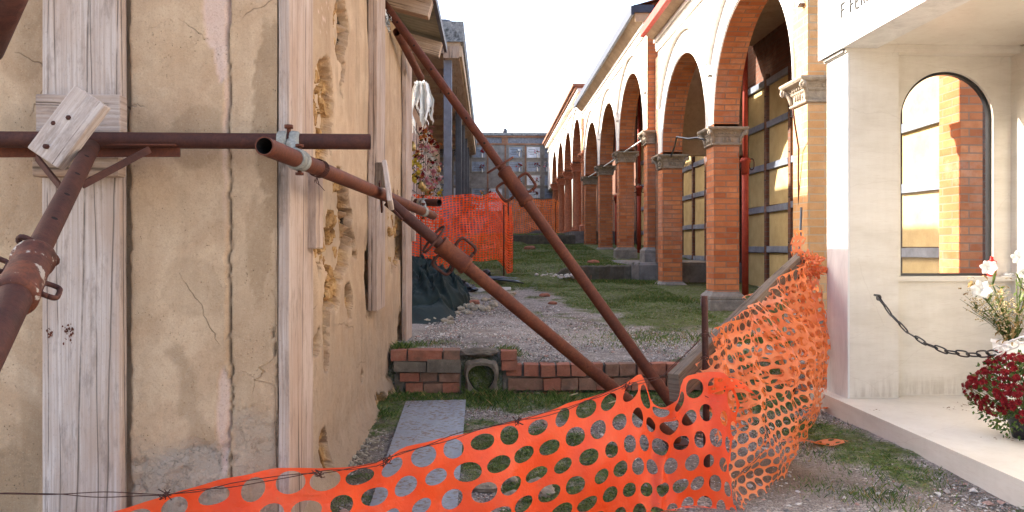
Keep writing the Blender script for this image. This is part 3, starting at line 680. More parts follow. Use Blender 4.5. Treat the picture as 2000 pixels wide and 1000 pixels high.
C0, C1 = P(812, 395, 5.2), P(858, 396, 5.05)
pipe('scaffold_pipe', 'short dark pipe stub at the far end crossing over the receding pipe', C0, C1, .0245, 'rust')
def on_line(p0, p1, px, py):
    best = None
    for i in range(401):
        q = p0.lerp(p1, i/400); a, c = proj(*q); d = math.hypot(a-px, c-py)
        if best is None or d < best[0]: best = (d, q.copy())
    return best[1]
def coupler(label, pa, da, pb, db, r):
    """two half-shell clamps, one round each pipe, joined by bolts"""
    t = thing('pipe_clamp', label, 'clamp', pa, 'clamps joining the pipes'); da = da.normalized(); db = db.normalized()
    for (c, d) in ((pa, da), (pb, db)):
        for s in (-1, 1):
            b = MB(); b.tube([c+d*(s*.004), c+d*(s*.010), c+d*(s*.030), c+d*(s*.034)], [r*1.15, r*1.32, r*1.26, r*1.12], 18)
            b.build('shell', MAT['zinc'], t)
    ln = (pb-pa); 
    for s, zz in ((-1, .040), (1, -.036)):
        q = pa.lerp(pb, .5) + Vector((0,0,zz*.2)); up = Vector((0,0,1))
        b = MB(); b.tube([pa+up*(zz), pa+up*(zz*.45)+ln*.0], .0065, 8); b.tube([pa+up*(zz*1.0), pa+up*(zz*1.28)], .014, 6); b.build('bolt', MAT['rust_bright'], t)
        b = MB(); b.tube([pb+up*(zz*.5)+db*.012, pb+up*zz*1.0+db*.012], .0065, 8); b.tube([pb+up*(zz)+db*.012, pb+up*(zz*1.22)+db*.012], .013, 6); b.build('bolt', MAT['rust_bright'], t)
    b = MB(); b.tube([pa, pa.lerp(pb, .5)+Vector((.004,0,.01)), pb], .017, 10); b.build('swivel', MAT['zinc'], t)
    return t
ca = on_line(A0, A1, 565, 276); cb = on_line(B0, B1, 585, 308)
coupler('grey and rusty clamp joining the two near pipes at the wall corner', ca, A1-A0, cb, B1-B0, .025)
cc = on_line(C0, C1, 826, 396); cdp = on_line(B0, B1, 826, 413)
coupler('small far clamp joining the short dark stub to the receding pipe', cc, C1-C0, cdp, B1-B0, .024)
# rusty tie wires round the receding pipe
t = thing('tie_wire', 'rusty wire wound round the receding pipe beside the clamp', 'wire', on_line(B0, B1, 622, 325))
b = MB(); pc = on_line(B0, B1, 620, 324); dB = (B1-B0).normalized(); sB = dB.cross(Vector((0,0,1))).normalized(); uB = sB.cross(dB)
for q in range(4):
    cpt = pc+dB*(.012*q); b.tube([cpt+(sB*math.cos(a)+uB*math.sin(a))*.029+dB*.006*math.sin(a) for a in np.linspace(0, 6.28, 25)], .0016, 6)
for q in range(3): b.tube([pc+uB*-.028, pc+uB*-.05+dB*(.02*q-.02), pc+uB*(-.045-.012*q)+dB*(.05*q-.05)+sB*.01], .0012, 5)
b.build('wire_coil', MAT['rust'], t)
def loop(b, c, u, v, ru, rv, r=.006, n=20, sq=2.6, a0=0, a1=2*math.pi, m=0):
    pts = []
    for i in range(n+1):
        a = a0+(a1-a0)*i/n; ca_, sa_ = math.cos(a), math.sin(a)
        pts.append(c + u*(ru*math.copysign(abs(ca_)**(2/sq), ca_)) + v*(rv*math.copysign(abs(sa_)**(2/sq), sa_)))
    b.tube(pts, r, 8, m)
def prop(label, top, bot, sa, sb, ri, ro, rs, mats=('rust','rust','rust_bright'), hs=1.0, foot=True, holes=True, group='slanting rusty steel props'):
    t = thing('steel_prop', label, 'prop', bot, group); d = (bot-top).normalized()
    if foot: sa, sb = on_line(top, bot, *proj(*sa)), on_line(top, bot, *proj(*sb))
    s = d.cross(Vector((0,1,0)) if abs(d.y) < .95 else Vector((1,0,0))).normalized(); v = d.cross(s).normalized()
    camd = (Vector((0,0,CZ))-sa).normalized(); fv = (camd-d*camd.dot(d)).normalized(); fs = d.cross(fv).normalized()
    n = 16
    b = MB(); b.tube([top.lerp(sb, i/n) for i in range(n+1)], ri, 24); b.build('inner_tube', MAT[mats[0]], t)
    b = MB(); b.tube([sa.lerp(bot, i/n) for i in range(1, n+1)], ro, 24); b.build('outer_tube', MAT[mats[2]], t)
    L = (sb-sa); b = MB()
    b.tube([sa, sa+L*.02, sa+L*.04, sa+L*.10, sa+L*.12, sa+L*.86, sa+L*.88, sb-L*.03, sb], [rs*.9, rs*1.1, rs*1.12, rs*1.12, rs, rs, rs*1.1, rs*1.1, ro], 28); b.build('collar', MAT[mats[1]], t)
    for sg, o in ((1, -.01), (-1, .02)):
        b = MB(); c = sa.lerp(sb, .5)+fs*sg*(rs+.02*hs)+d*o; loop(b, c, d, fs*sg, .05*hs*.8, .032*hs*.8, .0065*max(hs, .8), sq=4); b.build('handle', MAT[mats[0]], t)
    b = MB(); c = sa-d*.035; q = (fs+fv*.25).normalized(); loop(b, c, q, (d*.35+fv).normalized(), .066*hs, .022*hs, .006); b.build('locking_pin', MAT[mats[0]], t)
    if holes:
        b = MB(); Lh = (sa-top).length
        k = int(Lh/.17)
        for i in range(1, k):
            p = top+d*(Lh*i/k)+fv*(ri*.985); m_ = p
            ring = [p+(d*math.cos(a)+fs*math.sin(a))*.0068+fv*.0006 for a in np.linspace(0, 6.28, 13)[:-1]]
            b.quad(ring, 0)
        b.build('pin_holes', MAT['hole_dark'], t)
    if foot:
        b = MB(); b.box(bot.x-.06, bot.x+.06, bot.y-.06, bot.y+.06, bot.z-.01, bot.z-.002); b.build('foot_plate', MAT[mats[0]], t)
    return t
# near prop, running down to the left
T1 = P(178, 288, 2.27); Bq = P(48, 540, 1.45); dir1 = (Bq-T1).normalized(); B1p = T1+dir1*2.6
s1 = on_line(T1, B1p, 66, 500); s2 = on_line(T1, B1p, 28, 585)
pr = prop('near rusty prop with a flaking collar slanting down to the left edge', T1, B1p, s1, s2, .0235, .030, .036, ('rust','rust_flaky','rust'), .62, foot=False)
b = MB(); b.beam(P(-10, 294, 2.33), P(352, 293, 2.35), .042, .008, (0,0,1)); b.beam(P(-10, 283, 2.31), P(345, 284, 2.33), .03, .006, (0,1,0)); bev(b.build('head_channel', MAT['rust_bright'], pr), .002)
for p, q in ((P(72, 308, 2.28), P(118, 365, 2.16)), (P(160, 362, 2.13), P(292, 292, 2.30))):
    b = MB(); b.beam(p, q, .02, .008, (0,0,1), nseg=2); bev(b.build('brace', MAT['rust'], pr), .001)
prop('upper rusty prop, from the eave down to the end of the leaning board', P(746, 2, 4.75), onZ(1348, 838, .03), P(975, 338, 4.42), P(1022, 405, 4.40), .026, .031, .040, ('rust_bright','rust_bright','rust_bright'), 1.35)
prop('lower rusty prop, from the receding pipe down to the orange net', P(757, 392, 3.45), onZ(1322, 862, .03), P(862, 472, 3.56), P(915, 518, 3.62), .026, .031, .041, ('rust','rust_bright','rust_bright'), 1.15)
# prop heads on the wall
for (px, py, d, lab) in ((757, 22, 4.75, 'rusty bracket at the head of the upper prop under the eave'), (752, 386, 3.45, 'rusty saddle bracket where the lower prop meets the receding pipe')):
    c = P(px, py, d); t = thing('prop_bracket', lab, 'bracket', c); b = MB(); b.beam(c+Vector((-.05,0,.05)), c+Vector((.08,0,-.10)), .07, .009, (0,1,0)); b.beam(c+Vector((-.02,-.03,.07)), c+Vector((-.02,.05,-.06)), .03, .008, (0,0,1))
    bev(b.build('saddle', MAT['rust'], t), .002)
    b = MB(); b.beam(c+Vector((.0,-.035,-.0)), c+Vector((.13,.06,-.13)), .03, .007, (0,1,0)); b.build('strap', MAT['rust'], t)
t = pipe('scaffold_pipe', 'short brown tube beside the upper prop ending above the torn white plastic', P(775, 62, 5.3), P(822, 152, 6.2), .028, 'rust_bright', mouths=(False, True))
b = MB(); b.tube([P(-25, 95, 1.15), P(30, -40, 1.0)], .022, 24); o = b.build('steel_tube', MAT['rust'], None, P(-25, 95, 1.15)); tag(o, 'dark rusty tube just crossing the top left corner of the picture', 'pipe')
# wedges by the saddle
board('wood_wedge', 'dark square timber wedge above the receding pipe', P(745, 318, 3.6), P(744, 366, 3.6), .055, .05, (1,0,0), 'dark_wood', 31, 'timber wedges packed behind the pipe')
board('wood_wedge', 'thin pale grey timber wedge leaning beside the dark wedge', P(752, 322, 3.3), P(763, 402, 3.2), .022, .08, (1,0,0), 'grey_wood', 32, 'timber wedges packed behind the pipe')
# torn plastic rags
def rag(name, label, c, wd, ln, mat, n=9, seed=0):
    """crumpled sheet, gathered at the top, torn to strips below"""
    rs = random.Random(seed); nu, nv = 60, 46; V = []; F_ = []; tear = [rs.uniform(.55, 1.0) for _ in range(n)]; cut = [rs.uniform(.35, .75) for _ in range(n)]
    for i in range(nu+1):
        for j in range(nv+1):
            u = i/nu; f = j/nv; s_ = min(n-1, int(u*n)); fr = abs((u*n) % 1-.5)*2
            L = ln*f*tear[s_]; spread = .55+.6*math.sin(min(1, f*1.5)*1.57); nz = float(vn(u*9, f*5, 0, seed))-.5; n2 = float(vn(u*25, f*14, 0, seed+3))-.5
            x = (u-.5)*wd*spread+.05*nz*f+.012*n2; y = .05*math.sin(u*21+f*3)*(.4+.6*f)+.03*nz; V.append((c.x+x+.02*f, c.y+y, c.z-L+.012*n2))
    for i in range(nu):
        for j in range(nv):
            u = (i+.5)/nu; f = (j+.5)/nv; s_ = min(n-1, int(u*n)); fr = (u*n) % 1
            if f > cut[s_] and abs(fr-.5) > .5-.42*(f-cut[s_])/(1-cut[s_]+.01)*1.0: continue
            a = i*(nv+1)+j; F_.append([a, a+nv+1, a+nv+2, a+1])
    o = npmesh(name, V, F_, mat, None, origin=c); bm_ = bmesh.new(); bm_.from_mesh(o.data); bmesh.ops.delete(bm_, geom=[v for v in bm_.verts if not v.link_faces], context='VERTS'); bm_.to_mesh(o.data); bm_.free()
    tag(o, label, 'plastic'); return o
rag('plastic_rag', 'torn white plastic sheet hanging in strips from the tube end', P(821, 158, 6.55), .19, .46, MAT['soft_white'], 9, 2)
rag('plastic_rag', 'small frayed grey plastic rag tied at the head of the upper prop', P(748, 18, 4.7), .05, .13, MAT['dull_white'], 7, 5)
# ================================================================== ADDED SHADE BLOCK AND PORTICO, LEFT SIDE
pb = thing('chapel_building', 'building block behind the shored building on the left', 'building', (-3, 11, 0))
b = MB(); b.box(-9, -1.66, 8.0, 9.4, 0, CZ+3.05); b.box(-9, -1.66, 9.4, 11.0, 0, CZ+3.75); b.box(-9, -1.66, 11.0, 15.9, 0, CZ+4.35)  # unseen stepped mass, added to cast the shadow line on piers and niches
b.build('wall', MAT['tan_plaster'], pb)
b = MB(); b.box(-9.2, -1.55, 7.9, 9.4, CZ+3.052, CZ+3.2); b.box(-9.2, -1.55, 9.3, 11.0, CZ+3.752, CZ+3.9); b.box(-9.2, -1.55, 10.9, 15.9, CZ+4.352, CZ+4.5); b.build('roof', MAT['roof_tile'], pb)  # caps of the added block, setting its shadow edge
po = thing('portico', 'long open portico with a weathered concrete roof slab on slim grey columns', 'building', (-1.5, 22, 1.3))
b = MB(); b.box(-6, -.53, 16.0, 32.9, CZ+4.28, CZ+4.70); b.build('roof_slab', MAT['lichen_concrete'], po)
b = MB(); b.box(-2.3, -.60, 16.05, 32.9, CZ+4.20, CZ+4.277); b.box(-.62, -.56, 16.05, 32.9, CZ+3.98, CZ+4.2); b.build('ceiling', MAT['tan_plaster'], po)
b = MB(); b.box(-.95, -.62, 16.05, 32.9, CZ+3.95, CZ+4.198)
for k in range(8): b.box(-2.3, -.95, 16.05+k*2.1, 16.2+k*2.1, CZ+4.05, CZ+4.198)
b.build('ceiling_beam', MAT['warm_wood'], po)
b = MB(); b.blob((-.95, 16.3, CZ+4.70), .17, sub=2, noise=.2, sq=(1.3,1,.8)); b.build('roof_finial', MAT['dark_metal'], po)
for i, y in enumerate((16.3, 22.0, 25.0, 28.0, 30.5)):
    b = MB(); h = .085; xc = -.87; b.box(xc-h, xc+h, y-h, y+h, 1.0, CZ+4.05)
    if i: 
        for s in (-1, 1): b.box(xc+s*.03-.012, xc+s*.03+.012, y-h-.012, y-h+.001, 1.0, CZ+4.0)
    bev(b.build('column', MAT['bluegrey_metal' if i == 0 else 'dark_metal'], po), .008)
b = MB(); b.box(-6, -2.10, 16.0, 32.9, .5, CZ+4.2); b.build('niche_wall', MAT['pink_marble'], po)
b = MB()
for k in range(22):
    y = 16.2+k*.76; b.box(-2.112, -2.085, y-.012, y+.012, 1.3, CZ+3.6)
for k in range(7): b.box(-2.115, -2.082, 16.1, 32.8, 1.35+k*.6, 1.375+k*.6)
b.build('slab_joints', MAT['concrete'], po)
b = MB(); b.box(-2.1, -.5, 15.9, 32.9, .4, 1.27); b.build('floor', MAT['concrete'], po)
# ================================================================== FAR WALL OF NICHES
fw = thing('niche_block', 'far wall of framed burial niches with a dark cornice closing the view', 'wall', (0, 33, 1.5))
YF = 33.0
b = MB(); b.box(-3, 3.2, YF, YF+.9, .8, CZ+4.72); b.build('wall', MAT['concrete'], fw)
b = MB(); zt = lambda py: onY(1000, py, YF).z
b.box(-3, 3.2, YF-.12, YF+1.0, zt(265), zt(260)); b.build('coping', MAT['lichen_concrete'], fw)
b = MB(); b.box(-3, 3.2, YF-.07, YF+.02, zt(269), zt(265.2)); b.box(-3, 3.2, YF-.05, YF+.02, zt(283), zt(280)); b.build('brick_course', MAT['brick_old'], fw)
fx = lambda px: onY(px, 300, YF).x
b = MB(); b.box(fx(980), fx(992), YF-.06, YF+.02, zt(279.9), zt(269.1))
for px in (951, 985.5, 1025): b.box(fx(px), fx(px+3), YF-.015, YF+.02, 1.3, zt(283.2))
b.build('brick_pier', MAT['brick_old'], fw)
b = MB(); b.blob((fx(986), YF, zt(257.5)), .13, sub=2, noise=.15, sq=(.8,.8,1.2)); b.build('finial', MAT['dark_metal'], fw)
b = MB(); b.box(-3, 3.2, YF-.02, YF+.01, zt(279.8), zt(269.3)); b.build('grey_band', MAT['grey_band'], fw)
cols = [868, 899, 934.5, 968, 1007, 1042, 1076]; rows = [(285.5,309.5), (314.5,336.5), (341,363), (366.5,388), (392,413)]
blank = {(934.5,2), (968,0), (968,2), (968,1)}
def posy(c, seed, s=1.0, colr=None, leaf='leaf_dark', depth=.7, pn=9, ln=8):
    """flower cluster: petals heads and leaves; returns two MBs"""
    rs = random.Random(seed); A = MB(); L = MB()
    for i in range(pn):
        p = Vector((rs.gauss(0,.3), rs.gauss(0,.3)*depth, rs.gauss(0,.3)))*s + c; R = s*rs.uniform(.22, .36)
        nrm = (p-c+Vector((rs.uniform(-.3,.3), rs.uniform(-.3,.3), .2))).normalized(); a = nrm.orthogonal().normalized(); bb = nrm.cross(a)
        for k in range(8):
            an = k*.785+rs.uniform(-.2,.2); d = a*math.cos(an)+bb*math.sin(an); e = a*math.cos(an+.5)+bb*math.sin(an+.5); f = a*math.cos(an-.5)+bb*math.sin(an-.5)
            lift = nrm*R*rs.uniform(.1,.5)
            A.quad([p, p+f*R*.6+lift*.6, p+d*R+lift, p+e*R*.6+lift*.6], i % 2)
            A.quad([p+nrm*R*.2, p+nrm*R*.25+f*R*.35, p+d*R*.55+nrm*R*.5, p+nrm*R*.25+e*R*.35], i % 2)
    for i in range(ln):
        p = c+Vector((rs.gauss(0,.25), rs.gauss(0,.25)*depth, rs.gauss(-.15,.3)))*s
        d = Vector((rs.uniform(-1,1), rs.uniform(-1,1)*depth, rs.uniform(-.7,1))).normalized(); n2 = d.cross(Vector((rs.random(),rs.random(),rs.random()))).normalized(); l = s*rs.uniform(.35,.7)
        L.quad([p, p+d*l*.5+n2*l*.16, p+d*l, p+d*l*.5-n2*l*.16], 0)
    return A, L
def bouquet(label, cat, c, s, cols_, seed, group, name='flower_bouquet', vase=None, depth=.7, pn=9, ln=8):
    t = thing(name, label, cat, c, group); A, L = posy(c, seed, s, depth=depth, pn=pn, ln=ln)
    A.build('flowers', [MAT[x] for x in cols_], t); L.build('leaves', MAT['leaf_dark'], t)
    if vase:
        b = MB(); b.lathe(c.x, c.y, [(s*.12, c.z-s*1.25), (s*.16, c.z-s*.9), (s*.1, c.z-s*.5), (s*.15, c.z-s*.35)], 10); b.build('vase', MAT[vase], t)
    return t
rs = random.Random(5); kk = 0
names = ['first', 'second', 'third', 'fourth', 'fifth', 'sixth', 'seventh']; rnames = ['top', 'second', 'third', 'fourth', 'fifth']
pal = [('petal_yellow','petal_orange'), ('petal_white','petal_cream'), ('petal_pink','petal_red'), ('petal_red','petal_red'), ('petal_white','petal_pink')]
pnm = ['yellow', 'white', 'pink', 'red', 'white and pink']
for ci, cx in enumerate(cols):
    for ri, (r0, r1) in enumerate(rows):
        if (cx, ri) in blank: continue
        a = fx(cx-14); c = fx(cx+14); z1 = zt(r0); z0 = zt(r1); m = .032
        b = MB(); b.box(a, c, YF-.05, YF+.02, z1-m, z1); b.box(a, c, YF-.05, YF+.02, z0, z0+m); b.box(a, a+m, YF-.049, YF+.02, z0+m, z1-m); b.box(c-m, c, YF-.049, YF+.02, z0+m, z1-m)
        nf = b.build('niche', MAT['grey_stone'], fw)
        b = MB(); b.box(a+m, c-m, YF-.012, YF+.01, z0+m, z1-m)
        for q in range(rs.randint(2, 4)):
            yy = z1-m-.12-q*.07; hw = rs.uniform(.08,.16); b.box((a+c)/2-.08-hw, (a+c)/2-.08+hw, YF-.0145, YF-.010, yy, yy+.018, 1)
        b.build('slab', [MAT['slab_grey' if rs.random() < .7 else 'slab_pale'], MAT['letter_grey']], nf)
        if ci > 1 or ri < 4:
            if rs.random() < .78:
                w_ = rs.randrange(5); left = rs.random() < .25
                bouquet(f'{pnm[w_]} flowers in the {rnames[ri]} row, {names[ci]} column of the far niche wall', 'flowers',
                        Vector((a+.13 if left else c-.15, YF-.10, (z0+z1)/2+rs.uniform(-.02,.06))), .20, pal[w_], 100+ci*9+ri, 'small bouquets on the far niche wall', vase='dull_white', pn=6, ln=5)
# bouquets on the portico niche wall
spots = [(829,256,3,'orange'),(826,272,3,'red'),(836,268,3,'orange'),(832,262,2,'red'),(828,284,4,'cream'),(842,278,3,'red'),(851,283,3,'dark red'),(833,297,1,'white'),(836,301,2,'pink'),(845,300,4,'cream'),
 (807,312,0,'yellow'),(812,322,0,'yellow'),(818,318,2,'pink'),(808,340,0,'yellow'),(823,335,3,'red'),(844,314,3,'red'),(850,320,2,'pink'),(840,332,4,'cream'),(848,338,4,'cream'),(824,344,2,'pink'),(830,352,4,'pink and cream'),
 (842,350,2,'pink'),(849,352,5,'orange'),(858,347,2,'pink'),(862,354,1,'white'),(835,357,4,'cream'),(846,362,2,'pink'),(857,366,1,'white'),(838,377,5,'orange'),(856,376,0,'yellow'),(812,350,3,'dark red'),(820,305,3,'dark red')]
pal2 = [('petal_yellow','petal_yellow'), ('petal_white','petal_white'), ('petal_pink','petal_white'), ('petal_red','petal_orange'), ('petal_cream','petal_pink'), ('petal_orange','petal_orange')]
ORD = 'topmost second third fourth fifth sixth seventh eighth ninth tenth eleventh twelfth thirteenth fourteenth fifteenth sixteenth seventeenth eighteenth nineteenth twentieth'.split()
kinds = ['bright yellow', 'white', 'pink and white', 'red and orange', 'cream and pink', 'orange']
for i, (px, py, k, nm) in enumerate(sorted(spots, key=lambda s: s[1])):
    sd_ = px > 832; cnt_ = sum(1 for s in sorted(spots, key=lambda s: s[1])[:i+1] if (s[0] > 832) == sd_)-1; side_ = 'right' if sd_ else 'left'
    bouquet(f'{kinds[k]} bouquet, {ORD[cnt_]} from the top on the {side_} half of the pink wall', 'flowers', onX(px, py, -1.93), .27, pal2[k], 300+i, 'bouquets covering the pink niche wall', depth=1.2, pn=9, ln=5)
LAMPN = ['uppermost right brass grave lamp', 'brass grave lamp left of the middle', 'brass grave lamp just above the net', 'brass grave lamp at the right foot', 'lowest brass grave lamp', 'brass grave lamp nearest the grey column', 'topmost brass grave lamp at the left edge']
for i, (px, py) in enumerate(((816,303),(822,360),(827,366),(843,366),(834,375),(857,330),(806,285))):
    c = onX(px, py, -2.0); b = MB(); b.lathe(c.x, c.y, [(.05,c.z-.14),(.09,c.z-.10),(.07,c.z+.05),(.03,c.z+.12)], 10); o = b.build('grave_lamp', MAT['brass'], None, c)
    tag(o, f'{LAMPN[i]} on the pink niche wall among the bouquets', 'lamp', 'brass lamps on the pink niche wall')
# ================================================================== ARCADES
XF = 2.53; PW = .29; XW = 3.9
def capital(b, cx, cy, zt_, w, h=.2, m=0, wx=0, wy=0, sides=True):
    """moulded block with bell, leaves, volutes, abacus; top at zt_"""
    z = zt_-h
    b.sqlathe(cx, cy, [(w*1.10, z), (w*1.16, z+h*.04), (w*1.16, z+h*.10), (w*1.02, z+h*.14), (w*1.0, z+h*.22), (w*1.02, z+h*.45), (w*1.12, z+h*.52), (w*1.14, z+h*.58), (w*1.10, z+h*.60), (w*1.2, z+h*.70), (w*1.36, z+h*.80)], m, wx, wy)
    b.sqlathe(cx, cy, [(w*1.42, z+h*.80), (w*1.52, z+h*.84), (w*1.60, z+h*.92), (w*1.60, z+h)], m, wx, wy)
    for sx in (-1, 1):
        for sy in (-1, 1):
            # corner scroll leaf and volute
            x0, y0 = cx+sx*(w*1.0+wx), cy+sy*(w*1.0+wy); dx, dy = sx, sy
            pts = [(x0+dx*w*a, y0+dy*w*a, z+h*q) for a, q in ((.06,.12),(.10,.30),(.16,.48),(.28,.64),(.42,.76),(.52,.80))]
            b.tube(pts, [w*.10,w*.12,w*.13,w*.14,w*.13,w*.08], 8, m)
            for ax_ in (Vector((dx,0,0)), Vector((0,dy,0))):
                c = Vector((x0+dx*w*.40, y0+dy*w*.40, z+h*.68)); o = Vector((0,dy,0)) if ax_.x else Vector((dx,0,0))
                q = c-ax_*w*.10
                for rr in (.20, .12, .05):
                    b.tube([q-ax_*w*.0+o*(w*.0), q+ax_*w*(.18+.25*(.2-rr))], w*rr*1.0, 10, m)
    # leaves and egg band on each side
    for sd in range(4):
        for q in (-.62, -.3, 0, .3, .62):
            u = q*(w+(wx if sd % 2 == 0 else wy)); off = w*1.14+(wy if sd % 2 == 0 else wx)
            if sd == 0: c = (cx+u, cy-off, 0)
            elif sd == 2: c = (cx+u, cy+off, 0)
            elif sd == 1: c = (cx-off, cy+u, 0)
            else: c = (cx+off, cy+u, 0)
            b.blob((c[0], c[1], z+h*.68), w*.12, m, 1, .3, int(q*10)+sd, (.9,.9,1.2))
            if abs(q) < .5: b.blob((c[0], c[1], z+h*.32), w*.09, m, 1, .3, sd, (.8,.8,2.4))
def pier_base(b, cx, cy, z0, z1, w, m=0, wx=0, wy=0):
    h = z1-z0
    b.sqlathe(cx, cy, [(w*1.38, z0-.1), (w*1.38, z0+h*.60), (w*1.34, z0+h*.64), (w*1.38, z0+h*.70), (w*1.36, z0+h*.80), (w*1.22, z0+h*.88), (w*1.12, z0+h*.93), (w*1.05, z1)], m, wx, wy)
def brickpier(name, parent, x0, x1, y0, y1, z0, z1, mat):
    b = MB(); b.box(x0, x1, y0, y1, z0, z1)
    return b.build(name, MAT[mat], parent)
def arch_wall(parent, ya, yb, zc, ztop, mfront, mside, last=False, r=None, round_=False):
    """wall panel over one bay: opening from ya to yb springs at zc"""
    c = (ya+yb)/2; R = (yb-ya)/2; N = 40; x0, x1 = XF, XF+PW
    rise = R+.0; b = MB(); stilt = .04
    A = [math.pi*i/N for i in range(N+1)]
    pt = [(c-R*math.cos(a), zc+stilt+rise*math.sin(a)) for a in A]; pt = [(ya, zc)]+pt+[(yb, zc)]
    arc = 0
    for (y0, z0), (y1, z1) in zip(pt[:-1], pt[1:]):
        dl = math.hypot(y1-y0, z1-z0)
        if y1 > y0+1e-6:
            b.quad([(x0,y1,z1),(x0,y0,z0),(x0,y0,ztop),(x0,y1,ztop)], 0); b.quad([(x1,y0,z0),(x1,y1,z1),(x1,y1,ztop),(x1,y0,ztop)], 1)
        b.quad([(x0,y0,z0),(x0,y1,z1),(x1,y1,z1),(x1,y0,z0)], 1, uv=[(0,arc),(0,arc+dl),(PW,arc+dl),(PW,arc)])
        arc += dl
    w = b.build('arch', [MAT[mfront], MAT[mside]], parent)
    # hood moulding
    b = MB(); Ro = R+.30
    for rr, t, pr, nm_ in ((Ro, .05, .045, 'hood_moulding'), (R+.012, .03, .012, 'arch_edge')):
        prev = None; b = MB()
        for a in A:
            y, z = c-rr*math.cos(a), zc+.04+rr*math.sin(a); y2, z2 = c-(rr+t)*math.cos(a), zc+.04+(rr+t)*math.sin(a)
            cur = ((y,z),(y2,z2))
            if prev and ya-.145 <= y <= yb+.145:
                (p0,q0),(p1,q1) = prev, cur
                b.quad([(x0-pr,p1[0],p1[1]),(x0-pr,p0[0],p0[1]),(x0-pr,q0[0],q0[1]),(x0-pr,q1[0],q1[1])], 0)
                b.quad([(x0-pr,p0[0],p0[1]),(x0-pr,p1[0],p1[1]),(x0+.01,p1[0],p1[1]),(x0+.01,p0[0],p0[1])], 0)
                b.quad([(x0-pr,q1[0],q1[1]),(x0-pr,q0[0],q0[1]),(x0+.01,q0[0],q0[1]),(x0+.01,q1[0],q1[1])], 0)
            prev = cur
        b.build(nm_, MAT['pale_plaster'], w)
def niche_grid(bw, ya, yb, z0, z1, nrow, pitch, seed, upper='brick_dim', off=0.0):
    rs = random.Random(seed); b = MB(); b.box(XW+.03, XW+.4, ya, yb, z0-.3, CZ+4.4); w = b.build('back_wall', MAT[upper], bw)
    ny = int((yb-ya-off)/pitch+.01); ph = (z1-z0)/nrow
    for i in range(ny+1):
        y = ya+off+i*pitch
        b = MB(); b.beam((XW-.01, y, z0-.02), (XW-.01, y, z1+.12), .078, .05, (0,1,0), nseg=6, wob=.002, seed=i)
        for k in range(nrow*2): b.tube([(XW-.036, y+rs.uniform(-.02,.02), z0+.1+k*ph/2), (XW-.04, y, z0+.1+k*ph/2)], .008, 6, 1)
        b.build('post', [MAT['brick_dim'], MAT['hole_dark']], w)
        if i == ny: break
        for j in range(nrow+1):
            b = MB(); zz = z0+j*ph+rs.uniform(-.012,.012); b.beam((XW-.015, y+.052, zz), (XW-.015, y+pitch-.052, zz+rs.uniform(-.01,.01)), .085, .04, (0,0,1), nseg=3, wob=.003, seed=j)
            b.build('crossbar', MAT['slab_grey'], w)
            if j < nrow:
                b = MB(); b.box(XW+.005, XW+.028, y+.055+rs.uniform(0,.01), y+pitch-.055, z0+j*ph+.04, z0+(j+1)*ph-.045)
                b.build('panel', MAT['tan_plaster' if (j > 2 and i < 2 and seed == 1) else 'ochre_panel'], w)
    return w
# ---- group 1 (nearest)
g1 = thing('brick_arcade', 'nearest brick arcade with two tall arches and a red gutter', 'arcade', (XF, 8.8, .24))
z1c = CZ+1.35
ys1 = [6.03, 8.58, 11.13]
for i, y in enumerate(ys1):
    wide = .0
    if i == 0:
        # end pier runs on as a wall up to the roof
        p = brickpier('pier', g1, XF, XF+.62, y, y+PW, .4, z1c-.2, 'brick_yellow')
        b = MB(); b.box(XF+.003, XF+.62, y+.003, y+PW-.003, z1c, CZ+3.05); b.build('upper_pier', MAT['brick_yellow'], p)
        b = MB(); capital(b, XF+.31, y+PW/2, z1c, PW/2, .2, wx=.165); b.build('capital', MAT['carved_stone'], p)
        b = MB(); pier_base(b, XF+.31, y+PW/2, .24, .5, PW/2, wx=.165); b.build('base', MAT['grey_stone'], p)
        b = MB(); b.box(XF-.1, XF+.8, y-.1, y+.5, -.1, .20); b.build('footing', MAT['rock'], p)
    else:
        p = brickpier('pier', g1, XF, XF+PW, y, y+PW, .4, z1c-.2, 'brick_orange')
        b = MB(); capital(b, XF+PW/2, y+PW/2, z1c, PW/2, .2); b.build('capital', MAT['carved_stone'], p)
        b = MB(); pier_base(b, XF+PW/2, y+PW/2, .24 if i == 1 else .30, .50, PW/2, wy=.0); b.build('base', MAT['grey_stone'], p)
        b = MB(); b.box(XF+.004, XF+PW-.004, y, y+PW, z1c, CZ+1.39); b.build('springer', MAT['brick_orange'], p)
for a, c in ((ys1[0]+PW, ys1[1]), (ys1[1]+PW, ys1[2])): arch_wall(g1, a, c, z1c, CZ+3.05, 'pale_plaster', 'brick_orange')
for y in ys1[1:]:
    b = MB(); b.box(XF, XF+PW, y, y+PW, CZ+1.39, CZ+3.05); b.build('spandrel', MAT['pale_plaster'], g1)
b = MB()
Y0, Y1 = ys1[0], ys1[2]+PW+.01
b.box(XF-.03, XF+.0, Y0, Y1, CZ+2.93, CZ+2.97); b.box(XF-.07, XF+.1, Y0, Y1, CZ+3.052, CZ+3.10); b.box(XF-.04, XF+.0, Y0, Y1, CZ+2.972, CZ+3.05)
b.build('cornice', MAT['pale_plaster'], g1)
b = MB(); b.quad([(XF-.07,Y0,CZ+3.101),(XF-.07,Y1,CZ+3.101),(XF-.22,Y1,CZ+3.19),(XF-.22,Y0,CZ+3.19)]); b.box(XF-.24, XF-.0, Y0, Y1, CZ+3.192, CZ+3.22); b.build('soffit', MAT['tan_plaster'], g1)
b = MB(); b.box(XF-.27, XF-.235, Y0-.05, Y1+.02, CZ+3.15, CZ+3.27); b.box(XF-.235, XF-.20, Y0-.05, Y1+.02, CZ+3.15, CZ+3.17); b.build('gutter', MAT['red_paint'], g1)
